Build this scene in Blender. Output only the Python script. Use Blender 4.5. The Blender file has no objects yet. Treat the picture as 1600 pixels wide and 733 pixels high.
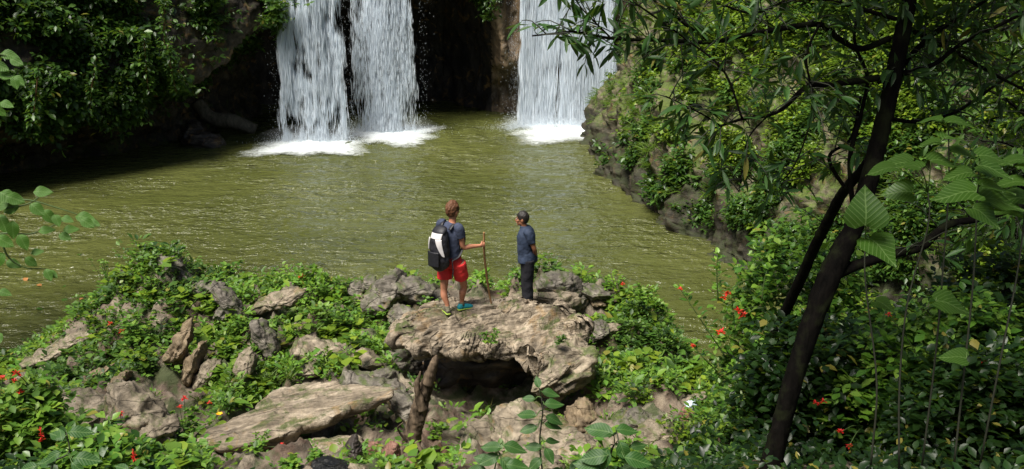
import bpy, math, random
import numpy as np

random.seed(11)
RNG = np.random.default_rng(11)
SC = bpy.context.scene
COL = SC.collection
PI = math.pi

# ------------------------------------------------------------------ camera geometry
FPX = 1500.0
PITCH = math.radians(17.0)
CP, SP = math.cos(PITCH), math.sin(PITCH)
CAM = np.array([0.0, 0.0, 9.0])


def ray(px, py):
    u = (px - 800.0) / FPX
    v = (py - 366.5) / FPX
    return np.array([u, CP - v * SP, -SP - v * CP])


def at(px, py, Y):
    d = ray(px, py)
    return CAM + d * (Y / d[1])


def on_plane(px, py, z0, ax=0.0, ay=0.0, x0=0.0, y0=0.0):
    d = ray(px, py)
    t = (z0 - ax * x0 - ay * y0 - CAM[2]) / (d[2] - ax * d[0] - ay * d[1])
    return CAM + d * t


def pxm(Y):
    """metres for one photograph pixel at distance Y"""
    return Y / FPX


# ------------------------------------------------------------------ numpy noise
_perm = np.random.default_rng(3).permutation(256)
_perm = np.concatenate([_perm, _perm, _perm])
_grad = np.random.default_rng(4).normal(size=(256, 3))
_grad /= np.linalg.norm(_grad, axis=1)[:, None]


def perlin(P):
    P = np.asarray(P, float)
    I = np.floor(P).astype(int)
    f = P - I
    I &= 255
    w = f * f * f * (f * (f * 6 - 15) + 10)
    out = 0.0
    for dx in (0, 1):
        for dy in (0, 1):
            for dz in (0, 1):
                h = _perm[_perm[_perm[(I[:, 0] + dx) & 255] + ((I[:, 1] + dy) & 255)] + ((I[:, 2] + dz) & 255)]
                g = _grad[h]
                d = g[:, 0] * (f[:, 0] - dx) + g[:, 1] * (f[:, 1] - dy) + g[:, 2] * (f[:, 2] - dz)
                wx = w[:, 0] if dx else 1 - w[:, 0]
                wy = w[:, 1] if dy else 1 - w[:, 1]
                wz = w[:, 2] if dz else 1 - w[:, 2]
                out = out + d * wx * wy * wz
    return out * 1.5


def fbm(P, octv=4, lac=2.1, gain=0.5, ridged=False):
    P = np.asarray(P, float)
    a, s, out = 1.0, 1.0, 0.0
    for k in range(octv):
        n = perlin(P * s + 17.3 * k)
        if ridged:
            n = 1.0 - 2.0 * np.abs(n)
        out = out + a * n
        a *= gain
        s *= lac
    return out


def unit(v):
    v = np.asarray(v, float)
    if v.ndim == 1:
        return v / max(np.linalg.norm(v), 1e-9)
    return v / np.maximum(np.linalg.norm(v, axis=1), 1e-9)[:, None]


# ------------------------------------------------------------------ objects
def wloc(o):
    p = np.zeros(3)
    while o is not None:
        p += np.array(o.location)
        o = o.parent
    return p


def raw_mesh(name, V, polys, smooth=True, uv=None):
    """polys: list of (n,k) int arrays and / or list of tuples"""
    V = np.asarray(V, np.float32)
    me = bpy.data.meshes.new(name)
    if not isinstance(polys, list):
        polys = [polys]
    loops, starts, tot = [], [], 0
    tup = []
    for p in polys:
        if isinstance(p, np.ndarray):
            k = p.shape[1]
            loops.append(p.reshape(-1))
            starts.append(tot + np.arange(len(p)) * k)
            tot += p.size
        else:
            tup.append(p)
    if tup:
        for p in tup:
            loops.append(np.array(p))
            starts.append(np.array([tot]))
            tot += len(p)
    L = np.concatenate(loops).astype(np.int32)
    S = np.concatenate(starts).astype(np.int32)
    me.vertices.add(len(V))
    me.vertices.foreach_set('co', V.reshape(-1))
    me.loops.add(len(L))
    me.loops.foreach_set('vertex_index', L)
    me.polygons.add(len(S))
    me.polygons.foreach_set('loop_start', S)
    if uv is not None:
        lay = me.uv_layers.new(name='UVMap')
        lay.data.foreach_set('uv', np.asarray(uv, np.float32)[L].reshape(-1))
    me.update(calc_edges=True)
    me.validate()
    if smooth:
        me.polygons.foreach_set('use_smooth', np.ones(len(me.polygons), bool))
    return me


def mk(name, V, polys, mat, parent=None, loc=None, smooth=True, uv=None):
    """link ONE mesh object; V is in world coordinates"""
    V = np.asarray(V, float)
    if parent is not None:
        org = wloc(parent)
        loc_l = np.zeros(3)
    else:
        org = np.array(loc, float) if loc is not None else np.zeros(3)
        loc_l = org
    me = raw_mesh(name, V - org, polys, smooth, uv)
    me.materials.append(mat)
    o = bpy.data.objects.new(name, me)
    o.location = loc_l
    if parent is not None:
        o.parent = parent
    COL.objects.link(o)
    return o


def tag(o, label=None, cat=None, group=None, kind=None):
    if label:
        o['label'] = label
    if cat:
        o['category'] = cat
    if group:
        o['group'] = group
    if kind:
        o['kind'] = kind
    return o


def thing(name, label, cat, loc=(0, 0, 0), group=None):
    o = bpy.data.objects.new(name, None)
    o.empty_display_size = 0.2
    o.location = loc
    COL.objects.link(o)
    return tag(o, label, cat, group)


class Bag:
    """collects pieces of one mesh"""

    def __init__(self):
        self.V, self.P, self.U, self.n = [], [], [], 0

    def add(self, V, polys, uv=None):
        V = np.asarray(V, float)
        if not isinstance(polys, list):
            polys = [polys]
        for p in polys:
            self.P.append(p + self.n if isinstance(p, np.ndarray) else tuple(i + self.n for i in p))
        self.V.append(V)
        self.U.append(np.zeros((len(V), 2)) if uv is None else uv)
        self.n += len(V)

    def build(self, name, mat, parent=None, loc=None, smooth=True):
        return mk(name, np.concatenate(self.V), self.P, mat, parent, loc, smooth, np.concatenate(self.U))


def grid_faces(nu, nv, wrap_u=False):
    """vertex index = u*nv+v"""
    u = np.arange(nu if wrap_u else nu - 1)
    v = np.arange(nv - 1)
    U, V = np.meshgrid(u, v, indexing='ij')
    U, V = U.ravel(), V.ravel()
    U1 = (U + 1) % nu
    return np.stack([U * nv + V, U1 * nv + V, U1 * nv + V + 1, U * nv + V + 1], 1)


def smooth_path(pts, rad, n):
    """Catmull-Rom through pts, radii interpolated"""
    pts = np.asarray(pts, float)
    rad = np.asarray(rad, float)
    if len(pts) == 2:
        t = np.linspace(0, 1, n)[:, None]
        return pts[0] * (1 - t) + pts[1] * t, np.interp(np.linspace(0, 1, n), [0, 1], rad)
    ext = np.vstack([2 * pts[0] - pts[1], pts, 2 * pts[-1] - pts[-2]])
    T = np.linspace(0, len(pts) - 1 - 1e-6, n)
    i = T.astype(int)
    t = (T - i)[:, None]
    p0, p1, p2, p3 = ext[i], ext[i + 1], ext[i + 2], ext[i + 3]
    out = 0.5 * (2 * p1 + (p2 - p0) * t + (2 * p0 - 5 * p1 + 4 * p2 - p3) * t ** 2 + (3 * p1 - p0 - 3 * p2 + p3) * t ** 3)
    return out, np.interp(T, np.arange(len(pts)), rad)


def tube(pts, rad, seg=8, n=None, bark=0.0, ref=None, bfreq=9.0):
    """closed tapering tube; rad scalars or (a,b) pairs"""
    pts = np.asarray(pts, float)
    rad = np.asarray(rad, float)
    ell = rad.ndim == 2
    if n:
        if ell:
            q, ra = smooth_path(pts, rad[:, 0], n)
            _, rb = smooth_path(pts, rad[:, 1], n)
        else:
            q, ra = smooth_path(pts, rad, n)
            rb = ra
        pts = q
    else:
        ra, rb = (rad[:, 0], rad[:, 1]) if ell else (rad, rad)
    m = len(pts)
    tang = np.gradient(pts, axis=0)
    tang = unit(tang)
    side = np.array(ref, float) if ref is not None else np.array([1.0, 0.05, 0.02])
    if ref is None and abs(tang[0] @ side) > 0.9:
        side = np.array([0.0, 1.0, 0.03])
    ang = np.linspace(0, 2 * PI, seg, endpoint=False)
    V = []
    for i in range(m):
        s = side - tang[i] * (side @ tang[i])
        s = unit(s)
        if ref is None:
            side = s
        b = np.cross(tang[i], s)
        V.append(pts[i] + np.cos(ang)[:, None] * s * ra[i] + np.sin(ang)[:, None] * b * rb[i])
    V = np.concatenate(V)
    if bark:
        d = fbm(V * np.array([bfreq, bfreq, bfreq / 3]), 4, ridged=bfreq > 12)
        cen = np.repeat(pts, seg, 0)
        V = cen + (V - cen) * (1 + bark * d)[:, None]
    F = grid_faces(m, seg)
    # close around
    u = np.arange(m - 1)
    F = []
    for j in range(seg):
        j1 = (j + 1) % seg
        F.append(np.stack([u * seg + j, u * seg + j1, (u + 1) * seg + j1, (u + 1) * seg + j], 1))
    F = np.concatenate(F)
    caps = [tuple(range(seg))[::-1], tuple((m - 1) * seg + k for k in range(seg))]
    return V, [F] + caps


# ------------------------------------------------------------------ leaves
def leaf_template(kind):
    """x across, y along (0..1), z up; returns V, list of quads/tris"""
    if kind == 'small':
        V = np.array([[0, 0, 0], [.27, .42, .05], [.20, .72, .03], [0, 1, -.10], [-.20, .72, .03], [-.27, .42, .05], [0, .5, -.015]])
        P = [np.array([[0, 1, 6], [1, 2, 6], [2, 3, 6], [3, 4, 6], [4, 5, 6], [5, 0, 6]])]
    elif kind == 'lance':
        V = np.array([[0, 0, 0], [.085, .25, .03], [.11, .5, .02], [.07, .8, -.05], [0, 1, -.14], [-.07, .8, -.05], [-.11, .5, .02], [-.085, .25, .03], [0, .5, -.012]])
        P = [np.array([[0, 1, 8], [1, 2, 8], [2, 3, 8], [3, 4, 8], [4, 5, 8], [5, 6, 8], [6, 7, 8], [7, 0, 8]])]
    else:
        st = {'broad': [(0, 0), (.08, .13), (.2, .235), (.35, .29), (.5, .285), (.65, .235), (.8, .15), (.92, .06), (1, 0)],
              'heart': [(-.10, .24), (-.04, .42), (.08, .54), (.24, .56), (.42, .48), (.6, .34), (.78, .19), (.92, .07), (1, 0)],
              'ribbed': [(0, 0), (.08, .09), (.22, .19), (.4, .235), (.55, .22), (.7, .17), (.85, .085), (.95, .03), (1, 0)]}[kind]
        rows = []
        for (y, w) in st:
            z0 = -.26 * max(y, 0) ** 2 + .03 * math.sin(7 * y)
            ym = 0.0 if (kind == 'heart' and y < 0) else y
            for f in (-1, -.5, 0, .5, 1):
                yy = y + (0 if kind != 'heart' else 0)
                if kind == 'heart' and y < .08:
                    yy = ym * (1 - abs(f)) + y * abs(f) if abs(f) < .8 else y
                rows.append([f * w, yy, z0 + .10 * abs(f) * w + (.035 * math.sin(9 * y + 2 * f) * abs(f))])
        V = np.array(rows)
        P = [grid_faces(len(st), 5)]
    return V, P


_T = {k: leaf_template(k) for k in ('small', 'lance', 'broad', 'heart', 'ribbed')}


def leaves(bag, kind, P, D, N, S, wide=1.0):
    """append one leaf per row: origin P, axis D, up N, size S"""
    P, D, N = np.atleast_2d(P), unit(np.atleast_2d(D)), np.atleast_2d(N)
    S = np.broadcast_to(np.asarray(S, float), (len(P),))
    B = np.cross(D, N)
    bad = np.linalg.norm(B, axis=1) < 1e-3
    B[bad] = np.array([1, 0, 0])
    B = unit(B)
    N2 = np.cross(B, D)
    TV, TP = _T[kind]
    wide = np.broadcast_to(np.asarray(wide, float), (len(P),))
    V = P[:, None, :] + S[:, None, None] * (TV[None, :, 0:1] * wide[:, None, None] * B[:, None, :] + TV[None, :, 1:2] * D[:, None, :] + TV[None, :, 2:3] * N2[:, None, :])
    n, k = len(P), len(TV)
    off = (np.arange(n) * k)[:, None, None]
    polys = [(p[None] + off).reshape(-1, p.shape[1]) for p in TP]
    uv = np.tile(TV[:, :2], (n, 1))
    bag.add(V.reshape(-1, 3), polys, uv)


def cloud(bag, centers, up, height, k, size, spread, rng=RNG, kind='small', tilt=(-25, 45), wide=1.0):
    """low leafy plants: k leaves round a short stem at every centre"""
    centers = np.atleast_2d(centers)
    n = len(centers)
    up = np.broadcast_to(up, (n, 3))
    c = np.repeat(centers, k, 0)
    u = np.repeat(up, k, 0)
    hh = np.repeat(np.broadcast_to(height, (n,)), k)
    sz = np.repeat(np.broadcast_to(size, (n,)), k)
    sp = np.repeat(np.broadcast_to(spread, (n,)), k)
    m = n * k
    az = rng.uniform(0, 2 * PI, m)
    A = np.stack([np.cos(az), np.sin(az), np.zeros(m)], 1)
    hf = rng.uniform(.15, 1, m) ** .7
    lean = rng.normal(0, .25, (n, 3))
    lean = np.repeat(lean, k, 0)
    P = c + u * (hh * hf)[:, None] + lean * (hh * hf)[:, None] + A * (sp * rng.uniform(0, 1, m))[:, None]
    t = np.radians(rng.uniform(tilt[0], tilt[1], m))
    D = A * np.cos(t)[:, None] + np.array([0, 0, 1.0]) * np.sin(t)[:, None] + u * .15
    N = np.array([0, 0, 1.0]) + rng.normal(0, .35, (m, 3)) + u * .4
    leaves(bag, kind, P, D, N, sz * rng.uniform(.55, 1.25, m), wide)


import bmesh
_ico = {}


def ico(sub):
    if sub not in _ico:
        bm = bmesh.new()
        bmesh.ops.create_icosphere(bm, subdivisions=sub, radius=1.0)
        V = np.array([v.co[:] for v in bm.verts])
        F = np.array([[v.index for v in f.verts] for f in bm.faces])
        bm.free()
        _ico[sub] = (unit(V), F)
    return _ico[sub]


# ------------------------------------------------------------------ materials
class NT:
    def __init__(self, name):
        self.m = bpy.data.materials.new(name)
        self.m.use_nodes = True
        self.t = self.m.node_tree
        self.t.nodes.clear()
        self.out = self.t.nodes.new('ShaderNodeOutputMaterial')

    def n(self, typ, ins=None, **props):
        nd = self.t.nodes.new('ShaderNode' + typ)
        for k, v in props.items():
            setattr(nd, k, v)
        for k, v in (ins or {}).items():
            s = nd.inputs[k]
            if isinstance(v, bpy.types.NodeSocket):
                self.t.links.new(v, s)
            else:
                s.default_value = v
        return nd

    def ramp(self, fac, stops, interp='LINEAR'):
        nd = self.n('ValToRGB', {'Fac': fac})
        r = nd.color_ramp
        r.interpolation = interp
        while len(r.elements) < len(stops):
            r.elements.new(0.5)
        for e, (p, c) in zip(r.elements, stops):
            e.position = p
            e.color = (c, c, c, 1) if not isinstance(c, tuple) else (*c, 1)
        return nd.outputs['Color']

    def mix(self, fac, a, b, mode='MIX'):
        nd = self.n('Mix', data_type='RGBA', blend_type=mode)
        for s, v in ((nd.inputs[0], fac), (nd.inputs[6], a), (nd.inputs[7], b)):
            if isinstance(v, bpy.types.NodeSocket):
                self.t.links.new(v, s)
            else:
                s.default_value = (*v, 1) if isinstance(v, tuple) else v
        return nd.outputs[2]

    def math(self, op, a, b=0.0):
        nd = self.n('Math', operation=op)
        for s, v in ((nd.inputs[0], a), (nd.inputs[1], b)):
            if isinstance(v, bpy.types.NodeSocket):
                self.t.links.new(v, s)
            else:
                s.default_value = v
        return nd.outputs[0]

    def noise(self, vec, scale, detail=4, rough=.55, dist=0.0):
        nd = self.n('TexNoise', {'Scale': scale, 'Detail': detail, 'Roughness': rough, 'Distortion': dist})
        if vec is not None:
            self.t.links.new(vec, nd.inputs['Vector'])
        return nd.outputs['Fac']

    def coords(self, which='Object', scale=(1, 1, 1), rot=(0, 0, 0)):
        tc = self.n('TexCoord')
        mp = self.n('Mapping', {'Vector': tc.outputs[which], 'Scale': scale, 'Rotation': rot})
        return mp.outputs[0]

    def done(self, shader):
        self.t.links.new(shader, self.out.inputs['Surface'])
        return self.m


def rock_mat(name, dark, mid, light, moss=0.45, mosscol=(.045, .065, .010), strata=(0, 0, 0), stretch=5.0, rough=.72, scale=1.0, bump=.5, wet=0.0, grain=None, crack=1.0, wet_shade=None):
    k = NT(name)
    co = k.coords('Object')
    if grain is None:
        st = k.coords('Object', (1.0 * scale, 1.0 * scale, stretch * scale), strata)
    else:
        turn = k.coords('Object', (1, 1, 1), (.12, -.10, -math.radians(grain)))
        st = k.n('Mapping', {'Vector': turn, 'Scale': (.45 * scale, stretch * scale, stretch * scale)}).outputs[0]
    big = k.noise(co, 1.3 * scale, 7, .62, .3)
    lay = k.noise(st, 2.2, 8, .68, .5)
    fine = k.noise(co, 14 * scale, 6, .7)
    col = k.ramp(lay, [(.30, dark), (.47, mid), (.66, light)])
    tone = k.ramp(big, [(.32, .55), (.5, 1.0), (.7, 1.25)])
    col = k.mix(.85, col, tone, 'MULTIPLY')
    spk = k.ramp(fine, [(.3, .45), (.5, 1.0), (.72, 1.35)])
    col = k.mix(.75, col, spk, 'MULTIPLY')
    vo = k.n('TexVoronoi', {'Vector': k.mix(.45, st, k.n('TexNoise', {'Vector': co, 'Scale': 2.2, 'Detail': 6}).outputs['Color'], 'ADD'), 'Scale': 1.25}, feature='DISTANCE_TO_EDGE')
    ck = k.ramp(vo.outputs['Distance'], [(.0, 0.0), (.022, 1.0)])
    col = k.mix(k.math('MULTIPLY', k.math('SUBTRACT', 1.0, ck), .36 * crack), col, tuple(c * .35 for c in dark))
    # ochre / lichen stains
    stn = k.ramp(k.noise(co, 2.6 * scale, 5, .6, 1.2), [(.56, 0.0), (.68, .55)])
    col = k.mix(stn, col, (.24, .14, .045))
    if moss > 0:
        g = k.n('NewGeometry')
        sep = k.n('SeparateXYZ', {'Vector': g.outputs['Normal']})
        f = k.math('ADD', k.noise(co, 1.9 * scale, 9, .74, .8), k.math('MULTIPLY', sep.outputs['Z'], .10))
        f = k.ramp(f, [(.70 - .28 * moss, 0.0), (.80 - .28 * moss, 1.0)])
        mc = k.ramp(k.noise(co, 9, 8, .75), [(.32, tuple(c * .35 for c in mosscol)), (.68, tuple(c * 1.7 for c in mosscol))])
        col = k.mix(k.math('MULTIPLY', f, .9), col, mc)
    b1 = k.n('Bump', {'Strength': bump, 'Distance': .06, 'Height': lay})
    b2 = k.n('Bump', {'Strength': bump, 'Distance': .02, 'Height': fine, 'Normal': b1.outputs[0]})
    b2 = k.n('Bump', {'Strength': .6 * crack, 'Distance': .03, 'Height': ck, 'Normal': b2.outputs[0]})
    if wet_shade is not None:   # shade and wetness along the waterline painted as a dark band, uneven top
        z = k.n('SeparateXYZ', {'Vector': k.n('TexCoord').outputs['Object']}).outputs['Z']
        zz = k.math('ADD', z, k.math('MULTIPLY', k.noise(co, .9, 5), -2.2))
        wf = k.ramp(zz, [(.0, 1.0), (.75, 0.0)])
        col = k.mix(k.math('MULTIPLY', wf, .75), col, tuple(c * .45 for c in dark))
    p = k.n('BsdfPrincipled', {'Base Color': col, 'Roughness': rough, 'Normal': b2.outputs[0], 'Specular IOR Level': .35 + wet})
    return k.done(p.outputs[0])


def leaf_mat(name, cols, rough=.5, trans=.3, veins=0.0, spec=.38, brown=.02):
    k = NT(name)
    g = k.n('NewGeometry')
    rnd = g.outputs['Random Per Island']
    n = len(cols)
    col = k.ramp(rnd, [(i / max(n - 1, 1), c) for i, c in enumerate(cols)])
    co = k.coords('Object')
    col = k.mix(.5, col, k.ramp(k.noise(co, 1.1, 3), [(.3, .42), (.7, 1.45)]), 'MULTIPLY')
    # a few yellowed leaves
    yl = k.ramp(rnd, [(0, 0.0), (1 - brown - .001, 0.0), (1 - brown, 1.0)], 'CONSTANT')
    col = k.mix(k.math('MULTIPLY', yl, .8), col, (.20, .17, .03))
    nrm = None
    if veins:
        uv = k.n('UVMap').outputs[0]
        s = k.n('SeparateXYZ', {'Vector': uv})
        ax = k.math('ABSOLUTE', s.outputs['X'])
        ph = k.math('SUBTRACT', k.math('MULTIPLY', s.outputs['Y'], veins), k.math('MULTIPLY', ax, veins * .9))
        tri = k.math('PINGPONG', ph, .5)
        vein = k.ramp(tri, [(.0, 1.0), (.12, 0.0)])
        midr = k.ramp(ax, [(.008, 1.0), (.025, 0.0)])
        vv = k.math('MAXIMUM', vein, midr)
        col = k.mix(k.math('MULTIPLY', vv, .35), col, (.20, .30, .10))
        nrm = k.n('Bump', {'Strength': .5, 'Distance': .004, 'Height': tri}).outputs[0]
    ins = {'Base Color': col, 'Roughness': rough, 'Specular IOR Level': spec}
    if nrm:
        ins['Normal'] = nrm
    p = k.n('BsdfPrincipled', ins)
    tr = k.n('BsdfTranslucent', {'Color': k.mix(.5, col, (.25, .42, .03), 'MIX')})
    mx = k.n('MixShader', {0: trans, 1: p.outputs[0], 2: tr.outputs[0]})
    return k.done(mx.outputs[0])


def plain_mat(name, col, rough=.6, var=.25, scale=20, bump=.2, spec=.4, dist=.004, metal=0.0):
    k = NT(name)
    co = k.coords('Object')
    f = k.noise(co, scale, 5, .6)
    c = k.mix(1.0, col, k.ramp(f, [(.3, 1 - var), (.7, 1 + var)]), 'MULTIPLY')
    b = k.n('Bump', {'Strength': bump, 'Distance': dist, 'Height': f})
    p = k.n('BsdfPrincipled', {'Base Color': c, 'Roughness': rough, 'Normal': b.outputs[0], 'Specular IOR Level': spec, 'Metallic': metal})
    return k.done(p.outputs[0])


def bark_mat(name, dark, light, scale=1.0, moss=None, rough=.85):
    k = NT(name)
    co = k.coords('Object', (9 * scale, 9 * scale, 2.2 * scale))
    f = k.noise(co, 1.6, 7, .7, .4)
    col = k.ramp(f, [(.34, dark), (.66, light)])
    if moss:
        g = k.coords('Object')
        mk_ = k.ramp(k.noise(g, 5, 5), [(.5, 0.0), (.62, .8)])
        col = k.mix(mk_, col, moss)
    b = k.n('Bump', {'Strength': .8, 'Distance': .02, 'Height': f})
    p = k.n('BsdfPrincipled', {'Base Color': col, 'Roughness': rough, 'Normal': b.outputs[0], 'Specular IOR Level': .05})
    return k.done(p.outputs[0])


M = {}
M['rock_tan'] = rock_mat('limestone_tan', (.045, .037, .026), (.19, .155, .11), (.35, .29, .215), moss=.50, strata=(.3, .5, .4), stretch=3.2)
M['rock_grey'] = rock_mat('limestone_grey', (.035, .031, .026), (.12, .105, .085), (.26, .23, .19), moss=.58, strata=(.5, -.4, .2), stretch=3.0)
M['rock_boulder'] = rock_mat('limestone_boulder', (.035, .029, .021), (.215, .172, .122), (.43, .355, .262), moss=.36, grain=36, stretch=3.4, bump=1.0)
M['rock_slab'] = rock_mat('limestone_slab', (.045, .036, .026), (.21, .168, .118), (.38, .315, .235), moss=.40, grain=21, stretch=3.4, bump=.9)
M['rock_brown'] = rock_mat('limestone_brown', (.05, .036, .022), (.16, .118, .07), (.30, .23, .15), moss=.4, strata=(0, .2, 0), stretch=2.0)
M['rock_red'] = rock_mat('red_brown_stone', (.05, .024, .016), (.17, .085, .06), (.30, .17, .125), moss=.1, stretch=2.0)
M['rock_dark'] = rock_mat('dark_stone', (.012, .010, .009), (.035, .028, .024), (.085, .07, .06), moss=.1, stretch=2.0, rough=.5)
M['rock_black'] = rock_mat('black_wet_stone', (.004, .004, .004), (.008, .008, .007), (.02, .018, .016), moss=0, rough=.4)
M['cliff_right'] = rock_mat('bank_limestone', (.022, .019, .012), (.075, .065, .038), (.20, .172, .112), moss=.72, mosscol=(.06, .09, .011), strata=(.3, .9, .3), stretch=3, scale=.8, bump=.8, wet_shade=1, crack=.6)
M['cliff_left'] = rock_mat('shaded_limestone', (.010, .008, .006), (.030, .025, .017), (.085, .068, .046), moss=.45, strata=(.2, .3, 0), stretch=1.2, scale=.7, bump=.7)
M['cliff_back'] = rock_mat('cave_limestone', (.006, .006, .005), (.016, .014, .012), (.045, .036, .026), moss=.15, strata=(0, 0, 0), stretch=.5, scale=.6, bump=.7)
M['cliff_wet'] = rock_mat('wet_fall_limestone', (.04, .03, .022), (.13, .095, .06), (.25, .18, .11), moss=.25, strata=(0, 0, 0), stretch=.5, scale=.6, bump=.7, rough=.5)

M['leaf_mound'] = leaf_mat('mound_leaves', [(0.0335, 0.0805, 0.0078), (0.0755, 0.1677, 0.0136), (0.1429, 0.2548, 0.0214), (0.084, 0.2012, 0.0292), (0.2016, 0.2951, 0.0292)])
M['leaf_mound_dark'] = leaf_mat('dark_mound_leaves', [(0.0169, 0.0455, 0.0082), (0.0372, 0.091, 0.0117), (0.0676, 0.143, 0.0187), (0.1183, 0.208, 0.0351)])
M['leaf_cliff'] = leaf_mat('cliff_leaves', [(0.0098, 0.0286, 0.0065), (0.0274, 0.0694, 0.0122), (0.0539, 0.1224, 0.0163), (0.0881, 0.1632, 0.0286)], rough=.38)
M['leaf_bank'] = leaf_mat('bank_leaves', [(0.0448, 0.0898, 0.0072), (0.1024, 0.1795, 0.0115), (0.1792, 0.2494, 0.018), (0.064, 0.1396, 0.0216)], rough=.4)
M['leaf_shrub'] = leaf_mat('shrub_leaves', [(0.0243, 0.0656, 0.0113), (0.0569, 0.1444, 0.0158), (0.1137, 0.2231, 0.0225), (0.1788, 0.2888, 0.045)], rough=.36)
M['leaf_shade'] = leaf_mat('shade_darkened_leaves', [(0.0036, 0.0118, 0.0026), (0.0081, 0.0252, 0.0042), (0.0135, 0.0378, 0.0058), (0.0225, 0.0504, 0.0126)], rough=.38)  # shade of the thicket is darkened into these leaf colours
M['leaf_tree'] = leaf_mat('tree_leaves', [(0.0088, 0.0288, 0.0051), (0.0158, 0.048, 0.0077), (0.0264, 0.072, 0.0128), (0.044, 0.102, 0.0224)], rough=.5, trans=.22, spec=.3)
M['leaf_heart'] = leaf_mat('heart_leaves', [(0.018, 0.0504, 0.0054), (0.027, 0.0684, 0.0072), (0.036, 0.0792, 0.0126)], rough=.45, trans=.42, veins=7, brown=0, spec=.3)  # canopy shade over these leaves is lowered into their colours
M['leaf_broad'] = leaf_mat('broad_leaves', [(0.0115, 0.0476, 0.0071), (0.0224, 0.0748, 0.0119), (0.0319, 0.0952, 0.0179)], rough=.5, trans=.25, veins=9, brown=0, spec=.3)
M['leaf_branch'] = leaf_mat('branch_leaves', [(0.024, 0.0765, 0.0072), (0.042, 0.1148, 0.0108), (0.072, 0.153, 0.018)], rough=.55, trans=.3, veins=8, brown=.03, spec=.25)
M['grass'] = leaf_mat('grass_blades', [(.05, .10, .012), (.09, .16, .02), (.13, .2, .03)], rough=.5, trans=.3)
M['flower'] = leaf_mat('red_petals', [(.55, .012, .010), (.70, .02, .015), (.62, .01, .03)], rough=.5, trans=.25, brown=0)
M['yellow'] = plain_mat('yellow_petals', (.75, .38, .01), .5)
M['stem'] = plain_mat('green_stem', (.05, .085, .02), .6)
M['stem_dark'] = plain_mat('dark_stem', (.02, .022, .012), .7)
M['bark'] = bark_mat('dark_bark', (.0014, .0013, .0011), (.0055, .0045, .0036), moss=(.010, .012, .005))  # blackened to stand in for crown shade missing on the trunk
M['bark_log'] = bark_mat('grey_log', (.06, .055, .042), (.17, .15, .115), .5)
M['bark_dead'] = bark_mat('dead_wood', (.012, .010, .008), (.17, .125, .085), .8)
M['vine'] = bark_mat('vine_bark', (.05, .03, .015), (.16, .10, .05), 1.5)


def ground_mat():
    k = NT('forest_floor')
    co = k.coords('Object')
    a = k.noise(co, .9, 8, .65, .4)
    b = k.noise(co, 7, 8, .7)
    c = k.noise(k.coords('Object', (1, 1, 3), (.4, .5, .5)), 2.4, 8, .7, .5)
    soil = k.ramp(b, [(.3, (.035, .02, .013)), (.5, (.10, .062, .042)), (.72, (.20, .135, .095))])
    stone = k.ramp(c, [(.3, (.06, .052, .042)), (.5, (.20, .165, .12)), (.68, (.36, .30, .22))])
    col = k.mix(k.ramp(a, [(.42, 0.0), (.56, 1.0)]), soil, stone)
    col = k.mix(k.ramp(k.noise(co, 1.7, 7, .65), [(.5, 0.0), (.6, .85)]), col, (.035, .055, .010))
    h = k.math('ADD', b, c)
    bp = k.n('Bump', {'Strength': .9, 'Distance': .07, 'Height': h})
    p = k.n('BsdfPrincipled', {'Base Color': col, 'Roughness': .8, 'Normal': bp.outputs[0]})
    return k.done(p.outputs[0])


M['ground'] = ground_mat()


def water_mat():
    k = NT('murky_green_water')
    co = k.coords('Object', (1, 1.0, 1))
    a = k.noise(k.coords('Object', (.55, 1.0, 1)), 2.1, 3, .5, .3)
    b = k.noise(k.coords('Object', (.6, 1.0, 1)), 6.5, 3, .55)
    h = k.math('ADD', a, k.math('MULTIPLY', b, .4))
    calm = k.ramp(k.noise(k.coords('Object', (.5, 1.1, 1)), .35, 4, .6, .8), [(.36, .10), (.62, .52)])
    bp = k.n('Bump', {'Strength': 1.0, 'Distance': calm, 'Height': h})
    murk = k.noise(co, .16, 3, .5)
    col = k.ramp(murk, [(.3, (.054, .062, .016)), (.7, (.086, .094, .028))])
    p = k.n('BsdfPrincipled', {'Base Color': col, 'Roughness': .045, 'IOR': 1.33, 'Normal': bp.outputs[0], 'Specular IOR Level': .5})
    return k.done(p.outputs[0])


M['water'] = water_mat()


def fall_mat(name, col=(.86, .93, 1.0), trans=.42):
    k = NT(name)
    d = k.n('BsdfPrincipled', {'Base Color': (*col, 1), 'Roughness': .25, 'Specular IOR Level': .6})
    t = k.n('BsdfTranslucent', {'Color': (.8, .88, .95, 1)})
    return k.done(k.n('MixShader', {0: trans, 1: d.outputs[0], 2: t.outputs[0]}).outputs[0])


M['fall'] = fall_mat('falling_water')


def foam_mat():
    k = NT('foam')
    at_ = k.n('Attribute', attribute_name='dens')
    co = k.coords('Object', (.7, .9, 1))
    f = k.noise(co, 2.6, 7, .72, 1.6)
    f = k.math('ADD', f, k.math('SUBTRACT', at_.outputs['Fac'], .38))
    a = k.ramp(f, [(.30, 0.0), (1.0, .97)])
    d = k.n('BsdfDiffuse', {'Color': (.74, .79, .80, 1)})
    tr = k.n('BsdfTransparent')
    return k.done(k.n('MixShader', {0: a, 1: tr.outputs[0], 2: d.outputs[0]}).outputs[0])


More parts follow.
